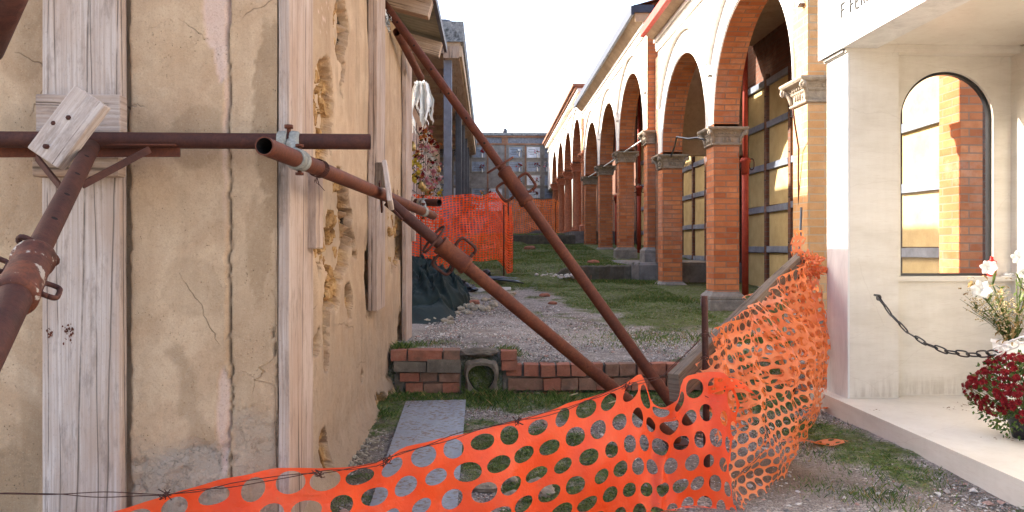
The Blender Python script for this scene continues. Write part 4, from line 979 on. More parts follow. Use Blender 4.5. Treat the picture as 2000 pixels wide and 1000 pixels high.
b = MB(); b.quad([(XF-.25,Y0-.05,CZ+3.272),(XW+.6,Y0-.05,CZ+3.9),(XW+.6,Y1+.02,CZ+3.9),(XF-.25,Y1+.02,CZ+3.272)]); b.quad([(XF-.25,Y0-.05,CZ+3.222),(XF-.25,Y1,CZ+3.222),(XW+.6,Y1,CZ+3.80),(XW+.6,Y0-.05,CZ+3.80)]); b.build('roof', MAT['roof_tile'], g1)
b = MB(); b.box(XF+PW, XW+.4, Y0+PW, Y1-.1, CZ+3.0, CZ+3.05); b.build('ceiling', MAT['tan_plaster'], g1)
b = MB(); b.box(XF+PW+.003, XW+.4, 11.75, 11.90, CZ+1.42, CZ+3.6); b.build('cross_wall', MAT['tan_plaster'], g1)
niche_grid(g1, 6.32, 11.9, CZ-.62, CZ+2.30, 5, .86, 1, off=.02)
b = MB(); b.box(3.75, XW+.028, 6.0, 6.29, 0, CZ+3.0); b.build('inner_pier', MAT['brick_orange'], g1)
b = MB(); b.box(XF+.5, XW+.4, 6.0, 11.9, .05, .26); b.build('floor', MAT['concrete'], g1)
# ---- group 2
g2 = thing('brick_arcade', 'middle brick arcade with three arches on a concrete plinth and a dark gutter', 'arcade', (XF, 16, .76))
z2c = CZ+1.86; ys2 = [12.2, 14.86, 17.46, 20.1]
for i, y in enumerate(ys2):
    p = brickpier('pier', g2, XF, XF+PW+(.1 if i == 0 else 0), y, y+PW, .98, z2c-.2, 'brick_orange')
    b = MB(); capital(b, XF+PW/2, y+PW/2, z2c, PW/2, .21); b.build('capital', MAT['carved_stone'], p)
    b = MB(); pier_base(b, XF+PW/2, y+PW/2, .76, 1.0, PW/2); b.build('base', MAT['grey_stone'], p)
    b = MB(); b.box(XF+(.0 if i else -.0), XF+PW, y, y+PW, z2c, CZ+1.90 if i else CZ+3.55); b.build('upper_pier', MAT['brick_orange'], p)
for a, c in zip(ys2[:-1], ys2[1:]): arch_wall(g2, a+PW, c, z2c, CZ+3.55, 'pale_plaster', 'brick_orange')
for y in ys2[1:]:
    b = MB(); b.box(XF+.002, XF+PW, y, y+PW, CZ+1.90, CZ+3.55); b.build('spandrel', MAT['pale_plaster'], g2)
b = MB(); b.box(XF-.002, XF+.0015, ys2[0]+.015, ys2[0]+PW, CZ+1.90, CZ+3.55)
b.build('spandrel', MAT['pale_plaster'], g2)
Y0, Y1 = ys2[0], ys2[3]+PW
b = MB(); b.box(XF-.03, XF, Y0, Y1, CZ+3.43, CZ+3.47); b.box(XF-.07, XF+.1, Y0, Y1, CZ+3.552, CZ+3.60); b.box(XF-.04, XF, Y0, Y1, CZ+3.472, CZ+3.55); b.build('cornice', MAT['pale_plaster'], g2)
b = MB(); b.quad([(XF-.07,Y0,CZ+3.601),(XF-.07,Y1,CZ+3.601),(XF-.22,Y1,CZ+3.74),(XF-.22,Y0,CZ+3.74)]); b.box(XF-.23, XF, Y0, Y1, CZ+3.742, CZ+3.77); b.box(XF-.2, XF+1.7, Y0-.02, Y0, CZ+3.60, CZ+3.74); b.build('soffit', MAT['tan_plaster'], g2)
b = MB(); b.box(XF-.27, XF-.225, Y0-.05, Y1, CZ+3.70, CZ+3.84); b.box(XF-.225, XF+.1, Y0-.05, Y0-.022, CZ+3.74, CZ+3.86); b.build('gutter', MAT['navy_metal'], g2)
b = MB(); b.quad([(XF-.25,Y0-.05,CZ+3.842),(XW+.6,Y0-.05,CZ+4.5),(XW+.6,Y1,CZ+4.5),(XF-.25,Y1,CZ+3.842)]); b.quad([(XF-.25,Y0-.05,CZ+3.80),(XF-.25,Y1,CZ+3.80),(XW+.6,Y1,CZ+4.4),(XW+.6,Y0-.05,CZ+4.4)]); b.build('roof', MAT['roof_tile'], g2)
b = MB(); b.box(XF+PW, XW+.4, Y0, Y1, CZ+3.5, CZ+3.55); b.build('ceiling', MAT['tan_plaster'], g2)
niche_grid(g2, 11.92, 20.3, CZ-.20, CZ+2.72, 5, .86, 2, off=.0)
b = MB()
pts = [(2.26,12.35),(2.27,12.02),(2.33,11.88),(2.6,11.84),(3.4,11.83),(4.7,11.83)]
for (xa_, ya_), (xb_, yb_) in zip(pts[:-1], pts[1:]): b.quad([(xa_,ya_,.1),(xb_,yb_,.1),(xb_,yb_,.72),(xa_,ya_,.72)]); b.quad([(xa_,ya_,.72),(xb_,yb_,.72),(xb_,yb_+.03,.76),(xa_+.03,ya_+.03,.76)])
b.quad([(2.29,12.38,.76),(2.30,12.05,.76),(2.36,11.91,.76),(2.63,11.87,.76),(3.43,11.86,.76),(4.7,11.86,.76),(4.7,20.4,.76),(2.30,20.4,.76)])
b.quad([(2.26,20.4,.1),(2.26,12.35,.1),(2.26,12.35,.72),(2.26,20.4,.72)]); b.quad([(2.26,20.4,.72),(2.26,12.35,.72),(2.29,12.38,.76),(2.29,20.4,.76)])
b.build('plinth', MAT['concrete'], g2)
b = MB(); b.box(XF+.12, XF+.18, ys1[2]+PW+.015, ys2[0]-.02, .76, CZ+3.0); b.build('joint_wall', MAT['brick_old'], g2)
# ---- group 3
g3 = thing('brick_arcade', 'farthest brick arcade with round terracotta columns', 'arcade', (XF, 26, 1.44))
z3c = CZ+2.54; ys3 = [20.7, 23.2, 25.7, 28.2, 30.7]
for i, y in enumerate(ys3):
    if i == 0:
        p = brickpier('pier', g3, XF, XF+PW, y, y+PW, 1.6, z3c-.2, 'brick_orange')
        b = MB(); capital(b, XF+PW/2, y+PW/2, z3c, PW/2, .22); b.build('capital', MAT['terracotta'], p)
        b = MB(); pier_base(b, XF+PW/2, y+PW/2, 1.42, 1.62, PW/2); b.build('base', MAT['terracotta'], p)
        b = MB(); b.box(XF, XF+PW, y, y+PW, z3c, CZ+4.2); b.build('upper_pier', MAT['brick_orange'], p)
    else:
        cx, cy = XF+PW/2, y+PW/2; b = MB()
        b.lathe(cx, cy, [(.15,1.55),(.15,1.6),(.128,1.64),(.132,2.2),(.128,2.6),(.115,z3c-.26),(.13,z3c-.25)], 24); p = b.build('column', MAT['terracotta'], g3)
        b = MB(); b.box(cx-.19, cx+.19, cy-.19, cy+.19, 1.40, 1.5); b.lathe(cx, cy, [(.17,1.5),(.19,1.53),(.17,1.56)], 20); b.build('base', MAT['terracotta'], p)
        b = MB(); capital(b, cx, cy, z3c, .12, .25); b.build('capital', MAT['terracotta'], p)
for a, c in zip(ys3[:-1], ys3[1:]): arch_wall(g3, a+PW, c, z3c, CZ+4.2, 'pale_plaster', 'brick_orange')
for y in ys3[1:]:
    b = MB(); b.box(XF, XF+PW, y, y+PW, z3c, CZ+4.2); b.build('spandrel', MAT['pale_plaster'], g3)
b = MB(); b.box(XF, XF+PW, ys3[-1]+PW, 33, z3c-.1, CZ+4.2)
b.build('spandrel', MAT['pale_plaster'], g3)
b = MB(); b.box(XF-.05, XF, 20.7, 32.8, CZ+4.02, CZ+4.08); b.box(XF-.14, XF+.1, 20.7, 32.8, CZ+4.202, CZ+4.30); b.build('cornice', MAT['pale_plaster'], g3)
b = MB(); b.box(XF-.27, XW+.6, 20.65, 32.8, CZ+4.36, CZ+4.42); b.box(XF-.2, XF+.1, 20.7, 32.8, CZ+4.302, CZ+4.36); b.build('roof', MAT['roof_tile'], g3)
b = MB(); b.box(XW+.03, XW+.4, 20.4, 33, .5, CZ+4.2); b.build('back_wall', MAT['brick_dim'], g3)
b = MB(); b.box(XF+PW, XW+.4, 20.5, 33, CZ+4.0, CZ+4.05); b.build('ceiling', MAT['tan_plaster'], g3)
b = MB(); b.box(2.22, XW+.4, 20.45, 33, .3, 1.43); b.build('plinth', MAT['concrete'], g3)
# tie rods, bent cable
def rod(name, label, pts, r, mat, cat, group=None):
    b = MB(); b.tube(pts, r, 8); o = b.build(name, MAT[mat], None, pts[0]); tag(o, label, cat, group); return o
for i in (0, 1, 2):
    rod('tie_rod', ['thin pale iron tie rod across the nearest arch of the middle arcade', 'thin iron tie rod across the second arch of the middle arcade', 'thin iron tie rod across the farthest arch of the middle arcade'][i],
        [(XF+.08, ys2[i]+PW, z2c-.04), (XF+.08, ys2[i+1], z2c-.02)], .014, 'dull_white', 'rod', 'tie rods of the middle arcade')  # iron rods get a white colour that stands for sun on them
pts = [P(1377,273,8.5), P(1362,269,8.7), P(1345,271,9.2), P(1322,267,10.2), P(1318,285,10.6), P(1311,305,11.1)]
rod('black_cable', 'black cable bent between the capitals of the second arch', pts, .012, 'black_paint', 'cable')
rod('brown_cable', 'thin brown cable hanging below the carved capital nearest the marble tomb', [P(1549,213,6.0), P(1552,240,6.05), P(1560,290,6.2), P(1559,350,6.25), P(1561,420,6.3)], .007, 'rust_bright', 'cable')
# red steel props inside the arcades
def redprop(label, x, y, z0, z1):
    t = thing('steel_prop', label, 'prop', (x, y, z0), 'upright red props inside the arcades')
    b = MB(); b.tube([(x,y,CZ+1.15 if z0 < .5 else z0+1.6), (x,y,z1)], .032, 16); b.build('inner_tube', MAT['red_steel'], t)
    zc = CZ+1.1 if z0 < .5 else z0+1.5
    b = MB(); b.tube([(x,y,z0+.01),(x,y,zc)], .042, 18); b.build('outer_tube', MAT['red_steel'], t)
    b = MB(); b.lathe(x, y, [(.05,zc-.16),(.052,zc-.02),(.07,zc),(.07,zc+.02),(.05,zc+.05)], 18); b.build('collar', MAT['red_steel'], t)
    for s in (-1,1):
        b = MB(); loop(b, Vector((x+s*.085,y,zc-.03)), Vector((1,0,0)), Vector((0,0,1)), .03, .07, .007); b.build('handle', MAT['rust'], t)
    b = MB(); b.box(x-.07,x+.07,y-.07,y+.07,z0,z0+.008); b.build('foot_plate', MAT['red_steel'], t)
redprop('tall red prop standing behind the opening of the nearest full arch', 3.30, 9.8, .262, CZ+3.0)
redprop('red prop inside the first opening of the middle arcade', 3.22, 16.4, .77, CZ+3.5)
redprop('red prop inside the second opening of the middle arcade', 3.22, 19.3, .77, CZ+3.5)
# ================================================================== MARBLE TOMB
XT = 2.13
tb_ = thing('marble_tomb', 'open marble tomb chapel with an arched window, white fascia and chained step', 'tomb', (2.6, 3.4, .1))
def onY_(px, py, Y): v = onY(px, py, Y); return v
b = MB(); b.box(2.055, 4.0, -.6, 4.86, -.05, .10); bev(b.build('step', MAT['marble'], tb_), .004)
b = MB(); b.box(XT, XT+.012, 4.5, 4.78, .101, CZ+1.16); b.build('side_cladding', MAT['marble_white'], tb_)
b = MB(); xp = onY(1755, 300, 4.5).x; b.box(XT+.0125, xp, 4.5, 4.78, .101, CZ+1.16); bev(b.build('pilaster', MAT['marble'], tb_), .003)
# end wall with the arched opening
YWn = 4.58; xl, xr = onY(1759, 400, YWn).x, onY(1940, 400, YWn).x; xe = onY(1975, 300, YWn).x; zs = onY(1850, 539, YWn).z; zt0 = onY(1850, 139, YWn).z
Rw = (xr-xl)/2; cxw = (xl+xr)/2; zsp = zt0-Rw
b = MB(); ztop = CZ+1.16; yb0, yb1 = YWn, YWn+.054
b.box(xp, xl, yb0, yb1, .101, ztop); b.box(xr, xe, yb0, yb1, .101, ztop); b.box(xl, xr, yb0, yb1, .101, zs)
N = 36; pt = [(cxw-Rw*math.cos(math.pi*i/N), zsp+Rw*math.sin(math.pi*i/N)) for i in range(N+1)]
for (x0_, z0_), (x1_, z1_) in zip(pt[:-1], pt[1:]):
    b.quad([(x0_,yb0,z0_),(x1_,yb0,z1_),(x1_,yb0,ztop),(x0_,yb0,ztop)]); b.quad([(x1_,yb1,z1_),(x0_,yb1,z0_),(x0_,yb1,ztop),(x1_,yb1,ztop)])
    b.quad([(x0_,yb0,z0_),(x0_,yb1,z0_),(x1_,yb1,z1_),(x1_,yb0,z1_)])
ew = b.build('end_wall', MAT['marble'], tb_)
b = MB(); b.box(xp+.001, xe, YWn-.035, YWn-.001, zs-.03, zs-.002); bev(b.build('sill', MAT['marble'], ew), .003)
b = MB(); t_ = .016; yf0, yf1 = YWn+.02, YWn+.05
path = [(xl, zs)]+pt+[(xr, zs)]
for (x0_, z0_), (x1_, z1_) in zip(path[:-1], path[1:]+[]):
    def inn(x, z):
        if z <= zsp: return (x+t_ if x < cxw else x-t_, z)
        f = (Rw-t_)/Rw; return (cxw+(x-cxw)*f, zsp+(z-zsp)*f)
    a2, b2 = inn(x0_, z0_), inn(x1_, z1_)
    b.quad([(x0_,yf0,z0_),(x1_,yf0,z1_),(b2[0],yf0,b2[1]),(a2[0],yf0,a2[1])]); b.quad([(a2[0],yf0,a2[1]),(b2[0],yf0,b2[1]),(b2[0],yf1,b2[1]),(a2[0],yf1,a2[1])])
b.box(xl, xr, yf0-.004, yf1, zs, zs+.016)
wf = b.build('window_frame', MAT['black_paint'], ew)
b = MB(); b.quad([(x,YWn+.035,z) for x, z in ([(xl,zs)]+pt+[(xr,zs)])][::-1]); b.build('pane', MAT['window_glass'], wf)
b = MB(); b.box(xe, xe+.15, -.6, 4.78, .101, CZ+1.20); b.build('inner_wall', MAT['marble'], tb_)
b = MB(); zf = CZ+1.185; b.box(XT-.035, XT+.18, -.6, 4.83, zf, CZ+2.2); fa_ = b.build('fascia', MAT['marble_white'], tb_)
b = MB(); b.box(XT+.18, xe+.2, -.6, 4.83, zf+.022, CZ+1.9); b.build('ceiling', MAT['marble'], tb_)
b = MB(); b.box(XT-.01, xe, 4.50, 4.80, CZ+1.161, zf-.001); b.box(XT+.181, xe, 4.50, 4.80, zf-.001, zf+.0215); b.build('lintel_strip', MAT['marble'], tb_)
b = MB(); b.box(XT-.02, XT+.01, 4.52, 4.79, zf-.02, zf-.002); b.build('drip_edge', MAT['grey_stone'], tb_)
# incised, proud letters on the fascia: strokes built as bars
GL = {'F': [((0,0),(0,1)),((0,1),(.55,1)),((0,.55),(.45,.55))], 'E': [((0,0),(0,1)),((0,1),(.55,1)),((0,.5),(.45,.5)),((0,0),(.55,0))],
      'R': [((0,0),(0,1)),((0,1),(.45,1)),((.45,1),(.55,.78)),((.55,.78),(.45,.52)),((.45,.52),(0,.52)),((.25,.52),(.6,0))]}
pF = onX(1644, 34, XT-.037); zL = onX(1647, 33, XT-.037).z
b = MB(); hL = .082; yy = onX(1644, 30, XT-.037).y
def glyph(ch, y):
    for (a0, c0_), (a1, c1_) in GL[ch]:
        b.beam((XT-.037, y-a0*hL*.8, zL+c0_*hL), (XT-.037, y-a1*hL*.8, zL+c1_*hL), .008, .010, (0,1,0) if abs(a0-a1) < .01 else (0,0,1))
glyph('F', yy); y2 = onX(1661, 20, XT-.037).y
for k, ch in enumerate('FERR'): glyph(ch, y2-k*hL*.80)
b.build('lettering', MAT['letter_grey'], fa_)
# ================================================================== SMALL SCATTER: GRASS, GRAVEL
def fastmesh(name, V, idx, sz, mats, midx=None, smooth=False):
    me = bpy.data.meshes.new(name); V = np.asarray(V, np.float32); n = len(idx)//sz
    me.vertices.add(len(V)); me.vertices.foreach_set('co', V.ravel()); me.loops.add(len(idx)); me.loops.foreach_set('vertex_index', np.asarray(idx, np.int32))
    me.polygons.add(n); me.polygons.foreach_set('loop_start', np.arange(0, n*sz, sz, dtype=np.int32)); me.polygons.foreach_set('loop_total', np.full(n, sz, np.int32))
    for m in mats: me.materials.append(m)
    if midx is not None: me.polygons.foreach_set('material_index', np.asarray(midx, np.int32))
    me.polygons.foreach_set('use_smooth', np.full(n, smooth)); me.update(calc_edges=True); me.validate()
    o = bpy.data.objects.new(name, me); COL.objects.link(o); return o
def pick(n, x0, x1, y0, y1, thr=.4, ypow=1.0):
    x = RNG.uniform(x0, x1, n); y = y0+(y1-y0)*RNG.random(n)**ypow
    g, s, sa = cover(x, y); k = RNG.random(n) < np.clip((g-thr*.5)*1.2, 0.03 if thr < .5 else 0, 1)
    return x[k], y[k], g[k]
def blades(x, y, h, w, lean=.6):
    n = len(x); z = gz(x, y)-.004; a = RNG.uniform(0, 6.283, n); l = RNG.uniform(.1, lean, n)*h; la = RNG.uniform(0, 6.283, n)
    dx, dy = np.cos(a)*w/2, np.sin(a)*w/2
    p = np.stack([np.stack([x-dx, y-dy, z], 1), np.stack([x+dx, y+dy, z], 1), np.stack([x+dx*.6+np.cos(la)*l*.45, y+dy*.6+np.sin(la)*l*.45, z+h*.6], 1), np.stack([x+np.cos(la)*l, y+np.sin(la)*l, z+h], 1)], 1)
    return p.reshape(-1, 3)
parts = []
for n, bx, hh, ww, pw in ((230000, (-.66, 2.05, 2.7, 7.0), (.005, .018), (.0022, .0045), 1.2), (150000, (-.5, 2.4, 7.0, 12.2), (.008, .024), (.004, .008), 1.0), (90000, (-.3, 2.4, 12.3, 23), (.012, .03), (.006, .014), 1.0)):
    x, y, g = pick(n, *bx, ypow=pw); h = RNG.uniform(*hh, len(x))*(.5+.8*g); w_ = RNG.uniform(*ww, len(x)); parts.append(blades(x, y, h, w_))
# taller tufts
for (cx, cy, sp, n, h) in ([(1.75, 3.6, .13, 2200, .03), (1.72, 4.1, .15, 1600, .03), (1.85, 3.35, .10, 900, .028), (1.62, 4.35, .15, 900, .025), (-.55, 5.6, .09, 350, .04), (-.36, 5.8, .09, 250, .03), (-.55, 5.05, .10, 900, .05), (-.35, 5.08, .10, 500, .04), (.02, 4.98, .12, 900, .06), (-.02, 5.12, .05, 500, .07), (.45, 4.95, .1, 600, .06), (1.55, 3.0, .08, 400, .04), (1.4,3.1,.07,300,.035), (.15, 5.33, .05, 250, .06), (-.62, 5.3, .04, 250, .08), (-.62, 4.5, .05, 400, .05), (1.35, 6.6, .3, 2500, .03), (2.2, 6.4, .2, 1500, .06), (2.3, 9.3, .15, 900, .06), (2.25, 11.6, .2, 2200, .07), (1.7, 12.0, .25, 1800, .06)]):
    x = RNG.normal(cx, sp, n); y = RNG.normal(cy, sp*1.2, n); k = np.ones(n, bool)
    if cx > 1.5 and cy < 5: k = x < 2.04
    x, y = x[k], y[k]; parts.append(blades(x, y, RNG.uniform(.4, 1.1, len(x))*h, RNG.uniform(.002, .0045, len(x))*(1 if cy < 6 else 2), 1.1))
V = np.concatenate(parts); n = len(V)//4
o = fastmesh('grass', V, np.arange(n*4).reshape(-1, 4)[:, [0, 1, 3, 2]].ravel() if False else (np.arange(n)[:, None]*4+np.array([0, 1, 2, 3])).ravel(), 4, [MAT['grass_blade'], MAT['leaf_dark'], MAT['leaf_dry']], RNG.choice([0, 1, 2], n, p=[.6, .32, .08]))
tag(o, kind='stuff'); o['label'] = 'short green grass and moss growing through the gravel'; o['category'] = 'grass'
# clover-like leaves
x, y, g = pick(60000, -.66, 2.03, 2.7, 7.5, .7); n = len(x); z = gz(x, y)+RNG.uniform(.004, .022, n); s = RNG.uniform(.003, .008, n)
a = RNG.uniform(0, 6.28, n); t1 = RNG.uniform(-.5, .5, n); t2 = RNG.uniform(-.5, .5, n); V = []
for k in range(5):
    q = a+k*1.2566; V.append(np.stack([x+np.cos(q)*s, y+np.sin(q)*s, z+s*(np.cos(q)*t1+np.sin(q)*t2)], 1))
V = np.stack(V, 1).reshape(-1, 3)
o = fastmesh('ground_weeds', V, np.arange(n*5), 5, [MAT['leaf_dark'], MAT['grass_blade']], RNG.integers(0, 2, n)); tag(o, kind='stuff'); o['label'] = 'tiny round weed leaves spread among the gravel'; o['category'] = 'weeds'
# gravel
OV = np.array([(1,0,0),(-1,0,0),(0,1,0),(0,-1,0),(0,0,1),(0,0,-1),(.6,.6,.5),(-.6,.6,-.4),(.6,-.6,-.3),(-.6,-.6,.5)], float)
bm = bmesh.new()
for v in OV: bm.verts.new(v)
bmesh.ops.convex_hull(bm, input=bm.verts); bm.verts.ensure_lookup_table(); bmesh.ops.triangulate(bm, faces=bm.faces[:])
HV = np.array([v.co[:] for v in bm.verts]); HF = np.array([[v.index for v in f.verts] for f in bm.faces]); bm.free()
def pebbles(n, x0, x1, y0, y1, s0, s1, pw=1.3):
    x = RNG.uniform(x0, x1, n); y = y0+(y1-y0)*RNG.random(n)**pw; g, so, sa = cover(x, y); k = RNG.random(n) < (1-g*.75)*(1-so*.6)*(1-sa*.7); x, y = x[k], y[k]; n = len(x)
    s = s0+(s1-s0)*RNG.random(n)**2.5; z = gz(x, y)+s*.25; a = RNG.uniform(0, 6.28, n)
    sc = np.stack([s*RNG.uniform(.7, 1.3, n), s*RNG.uniform(.6, 1.1, n), s*RNG.uniform(.4, .8, n)], 1)
    v = HV[None]*sc[:, None]*(1+RNG.uniform(-.25, .25, (n, len(HV), 1))); c, si = np.cos(a)[:, None], np.sin(a)[:, None]
    vx = v[..., 0]*c-v[..., 1]*si; vy = v[..., 0]*si+v[..., 1]*c
    return np.stack([vx+x[:, None], vy+y[:, None], v[..., 2]+z[:, None]], -1)
simple('pebble_grey', (.27,.24,.225), .9, .35, 60); simple('pebble_pale', (.50,.46,.42), .9, .25, 60); simple('pebble_red', (.34,.21,.17), .9, .3, 60); simple('pebble_dark', (.13,.115,.105), .9, .3, 60)
pv = np.concatenate([pebbles(42000, -.66, 2.04, 2.7, 5.2, .0025, .0075), pebbles(26000, -.6, 2.3, 5.32, 9.0, .004, .010, 1.2), pebbles(900, -.6, 2.04, 2.7, 9.0, .009, .02)])
n = len(pv); F_ = (HF[None]+np.arange(n)[:, None, None]*len(HV)).reshape(-1)
o = fastmesh('gravel', pv.reshape(-1, 3), F_, 3, [MAT['pebble_grey'], MAT['pebble_pale'], MAT['pebble_red'], MAT['pebble_dark']], np.repeat(RNG.choice(4, n, p=[.42, .22, .16, .2]), len(HF)))
tag(o, kind='stuff'); o['label'] = 'loose grey and pinkish gravel lying on the ground'; o['category'] = 'gravel'
# ================================================================== BRICK KERB
kb = thing('brick_kerb', 'low broken brick kerb with a round drain hole crossing the ground', 'kerb', (.3, 5.2, 0))
rs = random.Random(3)
def brick(b, x0, x1, y0, y1, z0, z1, m):
    j = lambda a=.004: rs.uniform(-a, a); dy = j(.012); t = j(.008)
    c = [(x0+j(),y0+dy,z0+j()),(x1+j(),y0+dy+t,z0+j()),(x1+j(),y1,z0),(x0+j(),y1,z0)]; d = [(p[0]+j(),p[1],p[2]+z1-z0+j(.003)) for p in c]
    b.quad([c[0],c[1],d[1],d[0]], m); b.quad([c[2],c[3],d[3],d[2]], m); b.quad([c[3],c[0],d[0],d[3]], m); b.quad([c[1],c[2],d[2],d[1]], m); b.quad(d, m); b.quad(c[::-1], m)
b = MB(); YK = 5.2
def course(xa, xb_, z0, z1, lens, dk=.3, skip=None, depth=.12, gap=.008):
    x = xa
    while x < xb_-.02:
        l = min(rs.choice(lens), xb_-x)
        if not skip or not (x+l > skip[0] and x < skip[1]): brick(b, x, x+l-gap, YK, YK+depth, z0, z1, 1 if rs.random() < dk else 0)
        x += l
course(-.66, -.19, .232, .303, [.11, .24], .15); course(-.60, -.19, .093, .150, [.12, .16, .14], .5); course(-.56, -.19, .020, .082, [.12, .13], .3)
for z in (.235, .168): brick(b, .085, .19, YK-.01, YK+.12, z, z+.06, 0)
course(.115, 1.62, .126, .205, [.10, .115, .12, .105], .35, gap=.012); course(.13, 1.62, .030, .108, [.12, .14, .24, .12], .6, gap=.006)
course(.1, .75, -.02, .012, [.22, .18], .2, gap=.02)
bev(b.build('bricks', [MAT['kerb_brick'], MAT['kerb_brick_dark']], kb), .005)
b = MB(); brick(b, -.64, -.42, YK-.006, YK+.12, .157, .226, 0); brick(b, -.412, -.19, YK-.014, YK+.12, .155, .24, 0); b.box(-.64, -.19, YK+.03, YK+.11, .0, .29); b.box(.095, .18, YK+.03, YK+.11, .0, .29); b.box(.181, 1.62, YK+.045, YK+.11, -.02, .195)
bev(b.build('mortar_bed', MAT['mortar'], kb), .004)
b = MB(); cx, cz, r = -.052, .122, .088; N = 36
for i in range(N):
    a0, a1 = 2*math.pi*i/N, 2*math.pi*(i+1)/N
    def sq(a):
        c, s = math.cos(a), math.sin(a); k = 1/max(abs(c)/.112, abs(s)/.120)*(1+.06*math.sin(a*5)); return (cx+c*k+rs.uniform(-.002,.002), cz+s*k)
    n0 = r*(1+.06*math.sin(a0*3)); n1 = r*(1+.06*math.sin(a1*3)); p0, p1 = sq(a0), sq(a1); q0 = (cx+n0*math.cos(a0), cz+n0*math.sin(a0)); q1 = (cx+n1*math.cos(a1), cz+n1*math.sin(a1))
    mm = ((p0[0]+q0[0])/2, (p0[1]+q0[1])/2); m1 = ((p1[0]+q1[0])/2, (p1[1]+q1[1])/2)
    b.quad([(q0[0],YK-.03,q0[1]),(q1[0],YK-.03,q1[1]),(m1[0],YK-.035,m1[1]),(mm[0],YK-.035,mm[1])], 0, smooth=True)
    b.quad([(mm[0],YK-.035,mm[1]),(m1[0],YK-.035,m1[1]),(p1[0],YK-.005,p1[1]),(p0[0],YK-.005,p0[1])], 0, smooth=True)
    b.quad([(q1[0],YK-.03,q1[1]),(q0[0],YK-.03,q0[1]),(q0[0],YK+.4,q0[1]),(q1[0],YK+.4,q1[1])], 1)
b.quad([(cx-r,YK+.39,cz-r),(cx+r,YK+.39,cz-r),(cx+r,YK+.39,cz+r),(cx-r,YK+.39,cz+r)], 1)
b.blob((cx-.02, YK+.05, .285), .07, 0, 3, .5, 5, (2.0,1,.45), False)
b.build('drain_pipe', [MAT['mortar'], MAT['hole_dark']], kb)
def kerb(label, x0, x1, y, z0, z1, seed):
    b = MB(); n = 26; prev = None; rs_ = random.Random(seed)
    for i in range(n+1):
        x = x0+(x1-x0)*i/n; e = .02*math.sin(i*1.3+seed)+rs_.uniform(-.012,.012); cur = (x, y+e, z1-.22*float(sst(.45, 0, i/n))*(seed == 1)+rs_.uniform(-.018,.01))
        if prev:
            b.quad([(prev[0],prev[1],z0),(cur[0],cur[1],z0),(cur[0],cur[1],cur[2]-.02),(prev[0],prev[1],prev[2]-.02)]); b.quad([(prev[0],prev[1],prev[2]-.02),(cur[0],cur[1],cur[2]-.02),(cur[0],cur[1]+.02,cur[2]),(prev[0],prev[1]+.02,prev[2])])
            b.quad([(prev[0],prev[1]+.02,prev[2]),(cur[0],cur[1]+.02,cur[2]),(cur[0],cur[1]+.17,cur[2]),(prev[0],prev[1]+.17,prev[2])])
        prev = cur
    o = b.build('concrete_kerb', MAT['mossy_concrete'], None, ((x0+x1)/2, y, z0)); tag(o, label, 'kerb')
kerb('low crumbling concrete kerb beside the grey plinth, holding the first lawn', .75, 2.27, 12.17, .2, .715, 1)
kerb('low mossy kerb farther back in front of the round columns', .5, 2.3, 20.42, .9, 1.335, 2)
# ================================================================== LOOSE THINGS ON THE GROUND
def rock(label, px, py, r, seed, sq=(1,.8,.7), mat='rock', cat='stone', group=None, name='rock', noise=.5):
    p = ghit(px, py); b = MB(); b.blob((p.x, p.y, p.z+r*.35), r, 0, 3, noise, seed, sq, smooth=False); o = b.build(name, MAT[mat], None, p); tag(o, label, cat, group); return o
rock('rough yellowish stone behind the net, right of the grey sheet', 1050, 968, .062, 1)
rock('smooth grey stone seen through a net hole beside the yellowish stone', 1001, 980, .042, 2)
rock('flat grey-brown stone near the grey sheet seen through the net', 953, 958, .055, 3, (1.2,.8,.5))
rock('small brown stone above the smooth grey stone', 995, 945, .04, 4)
rock('ochre lump of rubble below the green tarp', 857, 572, .10, 5, (1,.8,.8))
rock('small ochre stone on the gravel beside the lower prop', 996, 578, .06, 6, (1.2,.8,.6))
for i, (px, py, s, lb_) in enumerate(((1034,488,.11,'brick fragment lying on the first lawn'), (1064,580,.06,'small red brick chip on the gravel between the two props'), (925,594,.06,'pale brick chip on gravel below the debris pile'), (1080,595,.045,'tiny orange brick chip left of the upper prop'), (1159,516,.09,'flat brown stone on the lawn at the foot of the piers'))):
    rock(lb_, px, py, s, 20+i, (1.2,.7,.5), 'kerb_brick', 'brick', None, 'brick_fragment', .35)
c = ghit(1142, 549); t = thing('broken_bricks', 'two broken mortared brick lumps lying in front of the low kerb', 'bricks', c)
for i, (dx, dy, z0, w_, h_) in enumerate(((.02,0,0,.46,.10),(-.10,.04,.11,.40,.09))):
    b = MB(); brick(b, c.x-w_/2+dx, c.x+w_/2+dx, c.y-.06+dy, c.y+.1+dy, c.z+z0, c.z+z0+h_, 0); bev(b.build('lump', [MAT['kerb_brick'], MAT['mortar']], t), .012)
b = MB(); rs = random.Random(8); c = ghit(1095, 542)
for i in range(70): b.blob((c.x+rs.gauss(0,.18), c.y+rs.gauss(0,.12), c.z+rs.uniform(0,.05)), rs.uniform(.015,.04), 0, 1, .5, i, (1,.8,.6), False)
o = b.build('rubble_heap', MAT['pebble_pale'], None, c); tag(o, 'small heap of pale rubble left of the broken brick lumps', 'rubble')
